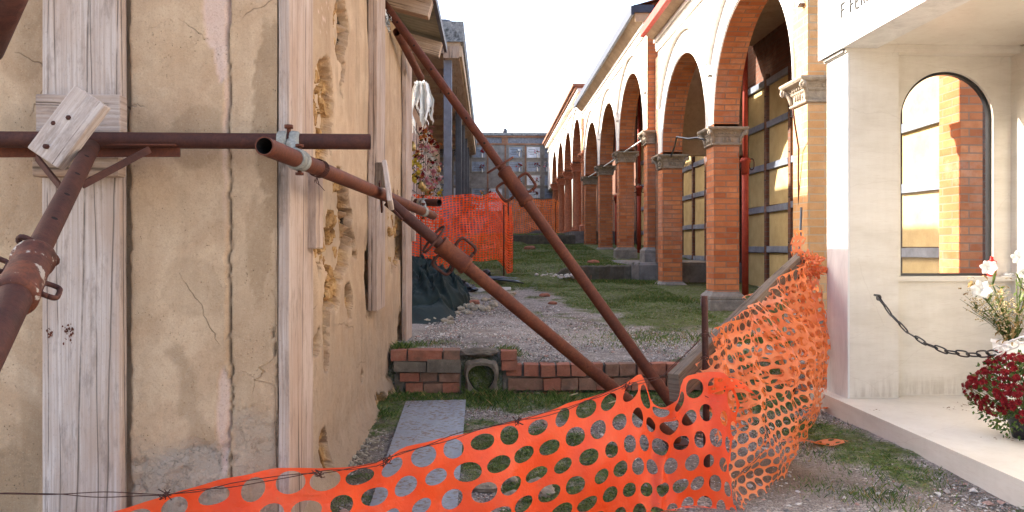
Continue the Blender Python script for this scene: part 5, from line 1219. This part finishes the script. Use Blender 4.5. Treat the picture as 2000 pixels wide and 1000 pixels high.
# grey sheet
q = [onZ(793, 783, .028), onZ(910, 781, .03), onZ(893, 992, .03), onZ(722, 988, .03)]
q[2] = q[1].lerp(q[2], 1.15); q[3] = q[0].lerp(q[3], 1.15)
b = MB(); n = 14
for i in range(n):
    for j in range(4):
        def pt_(u, v):
            a = q[0].lerp(q[3], u); c_ = q[1].lerp(q[2], u); p = a.lerp(c_, v); p.z += .003*math.sin(u*3+v); return p
        b.quad([pt_(i/n, j/4), pt_((i+1)/n, j/4), pt_((i+1)/n, (j+1)/4), pt_(i/n, (j+1)/4)], 0)
def m_sheet():
    t = NT('sheet_dirty'); c = t.co(); n1 = t.noise(c, 6, 8, .7); n2 = t.noise(c, 34, 6, .75); n3 = t.noise(t.co(scale=(8,1,1)), 2, 5)
    col = t.ramp(n3, [(.3, (.19,.20,.225)), (.7, (.27,.285,.31))]); col = t.mix(t.math('MULTIPLY', t.ramp(n2, [(.50, 0), (.56, 1)]), t.ramp(n1, [(.40, 0), (.52, 1)])), col, (.15,.085,.045))
    t.bump(n2, .2, .001); MAT['sheet_dirty'] = t.fin(col, .5, .2, .4)
m_sheet()
o = b.build('metal_sheet', MAT['sheet_dirty'], None, q[0]); tag(o, 'long flat grey sheet lying on the ground beside the side wall', 'sheet')
m = o.modifiers.new('solid', 'SOLIDIFY'); m.thickness = .006
# tarp over debris
nx, ny = 150, 200; X, Y = np.meshgrid(np.linspace(-1.25, -.02, nx), np.linspace(7.3, 10.6, ny), indexing='ij')
e = ((X+1.0)/.78)**2+((Y-9.3)/1.25)**2; hh = .42*np.clip(1-e, 0, 1)**.6 + .09*(fbm(X*4, Y*3.4, 0, 3, 71)-.45)*4*np.clip(1.25-e, 0, 1)
fold = (1-np.abs(2*fbm(X*5.5+Y*1.5, Y*2.6, 0, 3, 72)-1))**7*.10+(1-np.abs(2*fbm(X*9-Y*3, Y*6, 0, 2, 73)-1))**9*.035; lowf = .16*np.exp(-((X+.72)/.22)**2-((Y-8.0)/.28)**2)+.12*np.exp(-((X+.5)/.12)**2-((Y-8.25)/.3)**2)
Zt = gz(X, Y)-.03 + hh + fold*np.clip(1.5-e, 0, 1)*1.2 + lowf
o = npmesh('tarp', np.stack([X, Y, Zt], -1), grid_faces(nx, ny), MAT['tarp'], None, origin=(-.8, 8.6, .3)); tag(o, 'dark green tarpaulin draped over debris at the end of the building', 'tarp')
rs = random.Random(12)
for i, (px, py, r, lb_) in enumerate(((884,556,.15,'black rubbish bag lying against the green tarp'), (941,536,.11,'small black bag at the right end of the debris pile'), (915,562,.08,'black crumpled bag below the lower prop collar'))):
    p = ghit(px, py+8); b = MB(); b.blob((p.x, p.y, p.z+r*.45), r, 0, 4, 1.1, 40+i, (1.2,1,.75)); o = b.build('rubbish_bag', MAT['black_plastic'], None, p); tag(o, lb_, 'bag', 'black bags by the debris')
p = ghit(982, 556); b = MB()
for i in range(9):
    a = rs.uniform(-.15, .15); d = Vector((math.cos(a), -.35+rs.uniform(-.3,.3), rs.uniform(-.12,.1))).normalized(); s = p+Vector((-.30, .1+.04*i-.15, .10)); e_ = s+d*rs.uniform(.35,.62); nrm = Vector((0,.06,.015))
    b.quad([s, s+nrm*1.4, e_+nrm*.3, e_], 0); b.quad([s+Vector((0,0,.03)), e_, s-nrm], 0)
b.tube([p+Vector((-.35,.05,.10)), p+Vector((.3,-.15,.03))], .009, 6)
o = b.build('broken_umbrella', MAT['black_plastic'], None, p); tag(o, 'collapsed black umbrella-like plastic on the gravel by the debris', 'umbrella')
for i, (a, c_, lb_) in enumerate((((922,568),(962,570),'white strip of wood or plastic lying below the black bags'), ((976,567),(998,567),'short pale strip lying under the lower prop'))):
    p, q_ = ghit(*a), ghit(*c_); b = MB(); b.beam(p+Vector((0,0,.02)), q_+Vector((0,0,.02)), .05, .02, (0,0,1)); o = b.build('pale_strip', MAT['dull_white'], None, p); tag(bev(o, .002), lb_, 'strip')
b = MB(); c = ghit(840, 560)
for i in range(130):
    x = rs.uniform(-.85, .1); y = rs.uniform(7.6, 9.2) if x < -.3 else rs.uniform(8.3, 9.6)
    if ((x+1.0)/.75)**2+((y-9.3)/1.2)**2 < .9: continue
    r = rs.uniform(.012, .05); b.blob((x, y, float(gz(x, y))+r*.4), r, 0, 1, .6, i, (1,.8,.7), False)
o = b.build('debris_rubble', MAT['rock'], None, c); tag(o, 'scattered stones and rubble around the green tarp', 'rubble')
# ================================================================== ORANGE NETS
def net(name, S, L, Hh, pu, pv, fu, fv, mat, parent, seed=0, sq=2.05, n=12, stag=True, jit=.12, thick=.0015, drop=0.0, hook=None):
    """perforated sheet: every cell is a plate with a rounded hole, S(u,v) is its place in metres"""
    rs = random.Random(seed); V = []; Fc = []; nu, nv = int(round(L/pu)), int(round(Hh/pv))
    angs = [math.pi/4+2*math.pi*k/n for k in range(n)]
    for j in range(nv):
        for i in range(nu+(1 if stag and j % 2 else 0)):
            if drop and rs.random() < drop: continue
            uc = (i+.5-(.5 if stag and j % 2 else 0))*pu; vc = (j+.5)*pv; hu = pu*fu/2*(1+rs.uniform(-jit, jit)); hv = pv*fv/2*(1+rs.uniform(-jit, jit)); tw = rs.uniform(-.5, .5); ou, ov = rs.uniform(-.04,.04)*pu, rs.uniform(-.04,.04)*pv
            base = len(V); R0 = []; R1 = []; R2 = []
            for a in angs:
                c, s = math.cos(a), math.sin(a); ce = math.copysign(abs(c)**(2/sq), c); se = math.copysign(abs(s)**(2/sq), s)
                hx, hy = ce*hu+tw*se*hv*.3+ou, se*hv+ov; k = 1/max(abs(c), abs(s)); rx, ry = c*k*pu/2, s*k*pv/2
                R0.append((hx, hy)); R1.append(((hx+rx)/2, (hy+ry)/2)); R2.append((rx, ry))
            for R in (R0, R1, R2):
                for (x, y) in R:
                    u_ = min(max(uc+x, 0), L) if not hook else uc+x; V.append(tuple(S(u_, max(vc+y, 0))))
            for r_ in range(2):
                for k in range(n):
                    k2 = (k+1) % n; Fc.append([base+r_*n+k, base+r_*n+k2, base+(r_+1)*n+k2, base+(r_+1)*n+k])
    o = npmesh(name, V, Fc, MAT[mat], parent); bmx = bmesh.new(); bmx.from_mesh(o.data); bmesh.ops.remove_doubles(bmx, verts=bmx.verts, dist=.0004); bmx.to_mesh(o.data); bmx.free()
    return o
class Curve:
    def __init__(s, pts):
        s.p = np.array([tuple(x) for x in pts]); d = np.linalg.norm(np.diff(s.p, axis=0), axis=1); s.t = np.concatenate([[0], np.cumsum(d)]); s.L = s.t[-1]
        n = 400; q = np.linspace(0, s.L, n); dn = np.stack([np.interp(q, s.t, s.p[:, k]) for k in range(3)], 1); s.q = q; s.d = dn
        def sm(a, w): 
            k = np.ones(w)/w; ap = np.pad(a, ((w//2, w//2), (0, 0)), 'edge'); return np.stack([np.convolve(ap[:, c], k, 'valid')[:n] for c in range(3)], 1)
        s.s1 = sm(dn, 7); s.s2 = sm(sm(dn, 61), 41)
    def at(s, u, smooth=False):
        a = s.s2 if smooth else s.s1; return np.array([np.interp(u, s.q, a[:, k]) for k in range(3)])
fn = thing('safety_net', 'bright orange plastic barrier net in front, strung on rusty wire and posts', 'net', P(1385, 960, 3.05))
top = Curve([P(*a) for a in ((60,1060,2.1),(180,1014,2.15),(330,966,2.2),(450,932,2.25),(540,914,2.3),(620,915,2.33),(700,912,2.38),(745,902,2.42),(790,874,2.47),(850,858,2.52),(900,849,2.57),(1000,823,2.66),(1060,806,2.72),(1110,788,2.77),(1160,776,2.82),(1212,757,2.87),(1238,741,2.9),(1256,727,2.92),(1264,752,2.93),(1276,790,2.94),(1300,800,2.95),(1322,772,2.96),(1334,735,2.97),(1360,730,2.99),(1388,726,3.0),(1420,728,2.97),(1437,760,2.93),(1446,800,2.9))])
def S_main(u, v):
    a = top.at(u); c = top.at(u, True); k = math.exp(-v/.10); p = c + (a-c)*k; f = u/top.L
    w_ = (float(vn(u*5, v*4, 0, 91))-.5)*.05*(.3+min(1, v/.15)) + (float(vn(u*14, v*5+u*6, 2, 92))-.5)*.016
    ridge = math.exp(-((u-top.L*.845+v*.28)/.03)**2)*.03
    return (p[0]+w_*.4, p[1]-w_-ridge-v*.10, max(p[2]-v*.99, .004+.01*float(vn(u*9, v*9, 0, 93))))
net('net_sheet', S_main, top.L, .62, .108, .083, .76, .70, 'orange_plastic', fn, 3, n=20, jit=.16, thick=.002)
# second length, faded, with sun mixed into its colour, along the leaning board
tp = Curve([P(*a) for a in ((1386,705,3.02),(1396,662,3.15),(1416,636,3.3),(1445,618,3.5),(1480,588,3.8),(1515,556,4.15),(1548,527,4.5),(1578,508,4.9))])
bt = Curve([P(*a) for a in ((1442,1005,2.9),(1452,985,3.02),(1475,968,3.1),(1505,952,3.22),(1532,925,3.42),(1555,880,3.8),(1580,845,4.2),(1610,800,4.78))])
def S_side(u, v):
    f = u/tp.L; g = min(v/.80, 1.0); a = tp.at(f*tp.L); c = bt.at(f*bt.L); s = g
    fold = .045*math.sin(f*30+g*6+3*float(vn(f*5, g*2, 0, 98)))*math.sin(math.pi*min(1, g*1.2+.12)) + (float(vn(f*16, g*6, 0, 95))-.5)*.07
    sag = math.sin(math.pi*g)*(.10*math.sin(math.pi*f)+.02) 
    curl = .055*math.exp(-g/.07)*math.sin(f*9)
    p = a*(1-s)+c*s
    return (p[0]+fold*.8+sag*.75+curl*.5, p[1]-fold*.7-sag*.5-curl, max(.006, p[2]-math.sin(math.pi*g)*.05+curl*.4))
net('net_sheet', S_side, tp.L, .80, .062, .050, .90, .86, 'faded_orange', fn, 5, n=12, jit=.12, thick=.002, hook=True)
def S_side2(u, v):
    p = S_side(u, v*.62+.02); return (p[0]-.05+.03*math.sin(u*9), p[1]+.02, p[2]+.0)
net('net_sheet', S_side2, tp.L*.98, .62, .07, .055, .90, .86, 'faded_orange', fn, 6, n=12, jit=.2, thick=.002, hook=True)
tf, bf = P(1572, 535, 4.95), P(1590, 800, 4.95)
def S_far(u, v):
    g = v/.85; a = u*22; x = .045*math.sin(a)*(1+.6*g)+u*.28*(.6+.6*g); 
    return (tf.x-.06+x+.07*g, tf.y+.06*math.cos(a*.9)+(float(vn(u*9, v*9, 0, 96))-.5)*.05, max(.01, tf.z-v))
net('net_sheet', S_far, .66, .84, .062, .050, .82, .76, 'faded_orange', fn, 7, n=12, jit=.2, thick=.002, hook=True)
bc = P(1580, 517, 4.88)
def S_bunch(u, v):
    th = u*9+v*2; ph = (v/.42-.5)*2.6; r = .075*(1+.55*(float(vn(u*18, v*18, 0, 97))-.5)*2)
    return (bc.x+r*math.cos(th)*math.cos(ph)*1.15, bc.y+r*math.sin(th)*math.cos(ph), bc.z+r*math.sin(ph)*1.0)
net('bunched_net', S_bunch, .9, .42, .056, .045, .78, .74, 'faded_orange', fn, 8, n=8, jit=.3, thick=.002, hook=True)
fc = P(1558, 450, 4.95)
def S_strip(u, v): return (fc.x-.028+u*.5+.012*math.sin(v*40), fc.y+.01*math.sin(v*30), fc.z-v)
net('net_strip', S_strip, .10, .24, .06, .045, .6, .55, 'faded_orange', fn, 9, n=8, jit=.3, thick=.002, hook=True)
for k, (px, py, L_, an) in enumerate(((1640,800,.32,.3), (1600,862,.30,-.15))):
    c_ = onZ(px, py, .03)
    def S_g(u, v, c_=c_, an=an): return (c_.x-.16+u*math.cos(an)-v*math.sin(an), c_.y+u*math.sin(an)+v, .012+.025*abs(math.sin(u*15+v*20)))
    net('net_scrap', S_g, L_, .06, .055, .03, .6, .55, 'faded_orange', fn, 10+k, n=8, jit=.3, hook=True)
# loose torn tongue over the post
def S_t(u, v):
    a = P(1395,738,2.93); c = P(1478,772,2.88); f = u/.32; p = a.lerp(c, f); wdt = max(0.0, 1-f)**.7
    return (p.x, p.y-.02*math.sin(f*5), p.z+.03*math.sin(f*3.1)-v*wdt*.8)
net('net_strip', S_t, .32, .07, .08, .035, .4, .4, 'orange_plastic', fn, 12, n=12, hook=True)
pA = P(1376, 578, 3.08); gA = Vector((pA.x+.012, pA.y, -.05))
b = MB(); b.tube([gA.lerp(pA, i/20)+Vector((0,0,0)) for i in range(21)], [.0125+.0012*(i % 2) for i in range(21)], 10); b.build('post', MAT['rust'], fn)
pBt = P(1565, 405, 4.98); gB = Vector((pBt.x-.05, pBt.y, -.05)); b = MB(); b.tube([gB, gB.lerp(pBt, .5), pBt], .008, 8); b.build('post', MAT['black_paint'], fn)
b = MB()
wpts = [P(*a) for a in ((-40,967,2.15),(120,965,2.16),(320,970,2.18),(450,948,2.22),(620,925,2.3),(735,908,2.38),(790,884,2.44),(900,850,2.54),(1010,822,2.64),(1110,800,2.74),(1225,752,2.85),(1290,740,2.95),(1376,655,3.05))]
for k in range(2):
    pp = []
    for i in range(len(wpts)-1):
        for q_ in range(10):
            a = wpts[i].lerp(wpts[i+1], q_/10); w_ = i*10+q_; a = a+Vector((0, .004*math.sin(w_*.8+k*3.1), .005*math.sin(w_*.35+k*2.2)+.004*k)); pp.append(a)
    b.tube(pp, .0013, 6)
for (px, py, d) in ((322,966,2.17),(622,925,2.28),(755,900,2.38),(1012,822,2.62),(1225,755,2.84),(1378,700,3.02),(1378,655,3.03),(1385,780,2.98)):
    c_ = P(px, py, d); rs = random.Random(px)
    for k in range(7):
        v_ = Vector((rs.uniform(-1,1), rs.uniform(-.4,.4), rs.uniform(-1,1)))*.022; m_ = Vector((rs.uniform(-1,1), -.5, rs.uniform(-1,1)))*.012; b.tube([c_-v_, c_+m_, c_+v_], .0014, 5)
b.build('tie_wire', MAT['rust'], fn)
# leaning board behind the net
q0, q1 = P(1317, 758, 3.0), P(1566, 508, 4.98)
board('leaning_board', 'weathered dark board running up from the prop foot behind the orange net', q0, q1, .118, .046, (0,0,1), 'dark_wood', 44, None, .004, wob=.002)
# far nets
def farnet(label, line, z1, hgt, pu, pv, seed, mat, posts, d):
    t = thing('safety_net', label, 'net', line[0]); C = Curve(line)
    def S(u, v):
        p = C.at(u); w_ = (float(vn(u*3, v*3, 0, seed))-.5)*.16+(float(vn(u*12, v*9, 0, seed+1))-.5)*.05
        return (p[0]+w_*.3, p[1]-w_, p[2]-v*(1+.06*math.sin(u*4))+.02*math.sin(u*9)+.03*(float(vn(u*6, v*1.5, 0, seed+2))-.5))
    net('net_sheet', S, C.L, hgt, pu, pv, .66, .55, mat, t, seed, sq=5, n=8, stag=False, jit=.22, thick=.003)
    for p in posts:
        b = MB(); b.tube([Vector((p.x, p.y, float(gz(p.x, p.y))-.05)), p], .011, 8); b.build('post', MAT['rust'], t)
    return t
farnet('orange fence net near the tarp, sagging between thin posts', [P(790,384,11.6), P(830,384,11.6), P(900,382,11.7), P(950,378,11.8), P(968,376,11.9), P(985,392,12.1), P(1001,400,12.5)], 0, 1.07, .052, .038, 61, 'orange_plastic', [P(822,392,11.62), P(984,400,11.85), P(993,395,12.3)], 0)
farnet('far orange fence net stretched in front of the burial niches', [P(985,390,23.2), P(1030,391,23.4), P(1060,389,23.6), P(1092,392,23.8)], 0, 1.0, .075, .055, 66, 'faded_orange', [P(992,388,23.1), P(1085,388,23.7)], 0)
# ================================================================== TOMB FURNISHINGS
ch = thing('hanging_chain', 'chain across the tomb step, black links turning white toward the right', 'chain', P(1714, 578, 4.45))
cpts = [P(*a) for a in ((1714,578,4.47),(1740,614,4.36),(1775,651,4.22),(1810,672,4.08),(1850,687,3.94),(1900,693,3.76),(1935,690,3.62),(1965,679,3.46),(2005,660,3.28),(2060,620,3.05))]
CC = Curve(cpts); pitch = .076; n = int(CC.L/pitch)
mats_ = {False: MB(), True: MB()}
for i in range(n):
    u = (i+.5)*pitch; p = Vector(CC.at(u)); d = (Vector(CC.at(u+.01))-Vector(CC.at(u-.01))).normalized(); up = Vector((0,0,1)); s = d.cross(up).normalized(); v = s.cross(d)
    a = v if i % 2 else s; a = (a*math.cos(.5)+ (s if i % 2 else v)*math.sin(.5)).normalized()
    white = proj(*p)[0] > 1948; pts = []
    for k in range(20):
        t_ = 2*math.pi*k/20; c_, s_2 = math.cos(t_), math.sin(t_); pts.append(p+d*(math.copysign(abs(c_)**.6, c_)*.046)+a*(s_2*.017))
    mats_[white].tube(pts, .0042, 8, closed=True)
mats_[False].build('black_links', MAT['black_paint'], ch); mats_[True].build('white_links', MAT['white_plastic'], ch)
b = MB(); h0 = P(1713, 577, 4.485); b.tube([h0+Vector((0,.03,0)), h0+Vector((0,-.03,.0))], .007, 8); loop(b, h0+Vector((0,-.02,-.012)), Vector((1,0,0)), Vector((0,0,1)), .012, .014, .004); b.build('hook', MAT['black_paint'], ch)
# red grave candle, white holder on the sill
zs_ = zs-.002
c_ = onY(1937, 538, YWn-.018); b = MB()
rc = thing('grave_candle', 'small red plastic grave candle standing on the window sill', 'candle', (c_.x, c_.y, zs_))
b.lathe(c_.x, c_.y, [(.022,zs_),(.026,zs_+.01),(.023,zs_+.06),(.025,zs_+.085)], 18); b.build('cup', MAT['red_plastic'], rc)
b = MB(); b.lathe(c_.x, c_.y, [(.026,zs_+.0855),(.026,zs_+.092),(.012,zs_+.098),(.008,zs_+.112),(.010,zs_+.118),(.003,zs_+.122)], 18); b.build('lid', MAT['red_plastic'], rc)
c_ = onY(1971, 538, YWn-.02); b = MB()
for k in range(10): b.blob((c_.x+.004*k-.02, c_.y-.0+.003*(k % 3), zs_+.012+.004*math.sin(k)), .012, 0, 1, .5, k, (1.2,1,.6))
b.box(c_.x-.045, c_.x+.045, c_.y-.012, c_.y+.014, zs_, zs_+.005)
o = b.build('white_cloth', MAT['soft_white'], None, c_); tag(o, 'small crumpled white cloth lying on the sill beside the red candle', 'cloth')
# chrysanthemum
mum = thing('chrysanthemum_pot', 'round potted chrysanthemum with dark red flowers on the tomb floor', 'plant', onZ(1998, 835, .102))
mc = P(2006, 768, 3.62); b = MB(); b.lathe(mc.x, mc.y, [(.06,.102),(.075,.16),(.085,.21),(.09,.215)], 24); b.build('pot', MAT['black_plastic'], mum)
rs = random.Random(77); Lf = MB(); St = MB(); Fl = MB(); R = .235; mz = .30
for i in range(2600):
    d = Vector((rs.gauss(0,1), rs.gauss(0,1), rs.gauss(0,1))).normalized()
    if d.z < -.93: continue
    rr = R*rs.uniform(.45, 1.03); p = Vector((mc.x, mc.y, mz))+Vector((d.x*rr, d.y*rr, d.z*rr*.85)); l = rs.uniform(.012, .028); a = (d+Vector((rs.uniform(-.8,.8), rs.uniform(-.8,.8), rs.uniform(-.5,.8)))).normalized(); s = a.cross(Vector((rs.random(), rs.random(), rs.random()))).normalized()
    Lf.quad([p, p+a*l*.4+s*l*.28, p+a*l, p+a*l*.4-s*l*.28], rs.randrange(2))
for i in range(160):
    d = Vector((rs.gauss(0,1), rs.gauss(0,1), rs.gauss(.3,1))).normalized()
    if d.z < -.5: continue
    p0 = Vector((mc.x, mc.y, mz-.10)); p1 = Vector((mc.x, mc.y, mz))+Vector((d.x, d.y, d.z*.85))*R*.98; St.tube([p0, p0.lerp(p1, .5)+Vector((0,0,-.01)), p1], .0014, 4, cap=False)
view = Vector((-.55, -.55, .62)).normalized()
for i in range(900):
    d = Vector((rs.gauss(0,1), rs.gauss(0,1), rs.gauss(0,1))).normalized()
    m_ = d.z*.9 - d.x*.75 + rs.uniform(-.2, .2)
    if m_ < .18 or d.z < -.45: continue
    p = Vector((mc.x, mc.y, mz))+Vector((d.x, d.y, d.z*.85))*R*(rs.uniform(.9, 1.04)+.10*math.sin(d.x*7+d.z*5)); fr = rs.uniform(.009, .021); nr = (d+Vector((rs.uniform(-.3,.3),)*3)).normalized(); a = nr.orthogonal().normalized(); bb = nr.cross(a)
    for ring, (rad_, lift, cnt) in enumerate(((1, .15, 9), (.7, .45, 7), (.4, .7, 5))):
        for k in range(cnt):
            an = 2*math.pi*k/cnt+ring*.4+rs.uniform(-.1,.1); q = a*math.cos(an)+bb*math.sin(an); sd = nr.cross(q)
            Fl.quad([p+nr*fr*.1*ring, p+q*fr*rad_*.6+sd*fr*.22+nr*fr*lift*.6, p+q*fr*rad_+nr*fr*lift, p+q*fr*rad_*.6-sd*fr*.22+nr*fr*lift*.6])
Lf.build('leaves', [MAT['leaf_dark'], MAT['grass_blade']], mum); St.build('stems', MAT['leaf_mid'], mum); Fl.build('flowers', MAT['petal_red'], mum)
# lilies in a tall white vase
vz = P(1975, 690, 4.0); vx, vy = vz.x, vz.y
lv = thing('lily_vase', 'tall white square vase of drying lilies and pale sprigs behind the red flowers', 'plant', (vx, vy, .102))
zt2 = CZ-(664-HZ)*4.0/F; b = MB(); b.sqlathe(vx, vy, [(.045,.102),(.06,zt2-.02),(.066,zt2-.018),(.066,zt2),(.058,zt2),(.055,zt2-.03)], 0, 0, 0); bev(b.build('vase', MAT['white_plastic'], lv), .004)
rs = random.Random(99); S1, L1, D1, W1, G1 = MB(), MB(), MB(), MB(), MB()
def leafq(B, p, a, l, wd, m=0, droop=.4):
    s = a.cross(Vector((0,0,1)));  s = s.normalized() if s.length > .01 else Vector((1,0,0)); p1 = p+a*l*.35; p2 = p1+(a+Vector((0,0,-droop*.5))).normalized()*l*.35; p3 = p2+(a+Vector((0,0,-droop*1.3))).normalized()*l*.3
    B.quad([p-s*wd*.15, p+s*wd*.15, p1+s*wd*.5, p1-s*wd*.5], m, smooth=True); B.quad([p1-s*wd*.5, p1+s*wd*.5, p2+s*wd*.4, p2-s*wd*.4], m, smooth=True); B.quad([p2-s*wd*.4, p2+s*wd*.4, p3], m, smooth=True)
tips = [(1937,552,3.95), (1915,575,3.9), (1902,600,3.95), (1955,560,4.1), (1985,545,4.0), (1998,530,3.95), (1930,610,4.05), (1965,600,4.0), (1992,590,3.9), (2010,560,4.0), (1945,585,4.1), (2020,580,4.05)]
for i, tp_ in enumerate(tips):
    tip = P(*tp_); p0 = Vector((vx+rs.uniform(-.03,.03), vy+rs.uniform(-.03,.03), zt2-.05)); m_ = p0.lerp(tip, .5)+Vector((0,0,.03)); cv = [p0, p0.lerp(m_, .5)+Vector((0,0,.01)), m_, m_.lerp(tip, .5)+Vector((0,0,.008)), tip]; S1.tube(cv, .003, 6)
    for k in range(22):
        f = rs.uniform(.1, 1); j = int(f*3.99); p = Vector(cv[j]).lerp(Vector(cv[j+1]), f*4-j if f*4-j <= 1 else 1); a = Vector((rs.uniform(-1,1), rs.uniform(-1,1), rs.uniform(-.1,.9))).normalized()
        dry = rs.random() < (.45 if f < .45 else .15); leafq(D1 if dry else L1, p, a, rs.uniform(.05,.10), rs.uniform(.010,.018), 0, 1.2 if dry else .5)
def lily(px, py, d, s, openess=.8):
    c_ = P(px, py, d); ax_ = Vector((-.4, -.8, .35)).normalized(); a = ax_.orthogonal().normalized(); bb = ax_.cross(a)
    for k in range(6):
        an = k*1.047+rs.uniform(-.1,.1); q = a*math.cos(an)+bb*math.sin(an); sd = ax_.cross(q); pr = None
        for f in (0, .25, .5, .75, 1):
            wd = s*.34*math.sin(math.pi*min(.97, f*.85+.1)); ce = c_+ax_*s*(f*.6-.3*f*f)+q*s*(openess*f); cur = (ce+sd*wd, ce+ax_*s*.04, ce-sd*wd)
            if pr: W1.quad([pr[0], pr[1], cur[1], cur[0]], 0, smooth=True); W1.quad([pr[1], pr[2], cur[2], cur[1]], 0, smooth=True)
            pr = cur
for a in ((1916,567,3.88,.062),(1930,525,3.93,.052),(1908,575,3.9,.035),(1990,505,3.93,.05),(1936,520,3.93,.035),(1999,535,3.95,.04)): lily(*a)
for i in range(420):
    cl = rs.choice([(1905,590),(1940,600),(1960,610),(1950,580),(1915,600),(1975,620),(1965,640),(1985,600)]); p = P(cl[0]+rs.gauss(0,11), cl[1]+rs.gauss(0,12), 3.95+rs.uniform(-.08,.08)); G1.blob(p, rs.uniform(.0025,.0055), 0, 1, .4, i)
for i in range(60):
    cl = rs.choice([(1905,590),(1940,600),(1960,610),(1950,580)]); p = P(cl[0]+rs.gauss(0,14), cl[1]+rs.gauss(0,14), 3.97); S1.tube([Vector((vx, vy, zt2)), Vector((vx, vy, zt2)).lerp(p, .6)+Vector((0,0,.01)), p], .0009, 4, cap=False)
for i in range(30):
    p = P(rs.choice([1890,1900,1925,1950])+rs.gauss(0,8), 560+rs.gauss(0,9), 3.92); leafq(D1, p, Vector((rs.uniform(-1,1), rs.uniform(-.5,.5), rs.uniform(-.3,.6))).normalized(), .05, .016, 0, .8)
S1.build('stems', MAT['leaf_mid'], lv); L1.build('leaves', MAT['leaf_mid'], lv); D1.build('dry_leaves', MAT['leaf_dry'], lv); W1.build('flowers', MAT['petal_white'], lv); G1.build('dry_sprigs', MAT['straw'], lv)
# dead leaves on the step
b = MB()
for i in range(60):
    cl = rs.choice([(1890,785,12),(1850,795,10),(1955,850,20),(1700,800,10),(1900,790,14)]); p = onZ(cl[0]+rs.gauss(0,cl[2]), cl[1]+abs(rs.gauss(0,cl[2]*.4)), .104)
    if p.y > 4.45 or p.x < 2.08: continue
    a = rs.random()*6.28; l = rs.uniform(.006,.016); d = Vector((math.cos(a), math.sin(a), rs.uniform(0,.3)))*l; s = Vector((-math.sin(a), math.cos(a), rs.uniform(0,.3)))*l*.4; b.quad([p, p+d*.5+s, p+d, p+d*.5-s])
o = b.build('fallen_leaves', MAT['dead_leaf'], None, (2.4, 4, .1)); tag(o, kind='stuff'); o['label'] = 'dry leaf crumbs scattered on the tomb floor'; o['category'] = 'leaves'
for (px, py, lb_) in ((1120,771,'small yellow stick lying on the gravel above the net'),(1196,786,'short yellowish twig beside the foot of the lower prop')):
    p = onZ(px, py, .03); b = MB(); b.tube([p-Vector((.03,.03,0)), p+Vector((.03,.03,.004))], .0045, 6); o = b.build('twig', MAT['straw'], None, p); tag(o, lb_, 'twig')
# strands of vine in the debris below the far kerb, leaf litter beside the wall
b = MB(); rs = random.Random(4)
for i in range(260):
    y = rs.uniform(3.4, 5.15); x = -.64+abs(rs.gauss(0,.05)); r = rs.uniform(.004,.016); b.blob((x, y, float(gz(x, y))+r*.3), r, 0, 1, .5, i, (1,.9,.6), False)
o = b.build('wall_rubble', MAT['rock'], None, (-.6, 4.4, 0)); tag(o, kind='stuff'); o['label'] = 'crumbled stucco and stones along the foot of the side wall'; o['category'] = 'rubble'
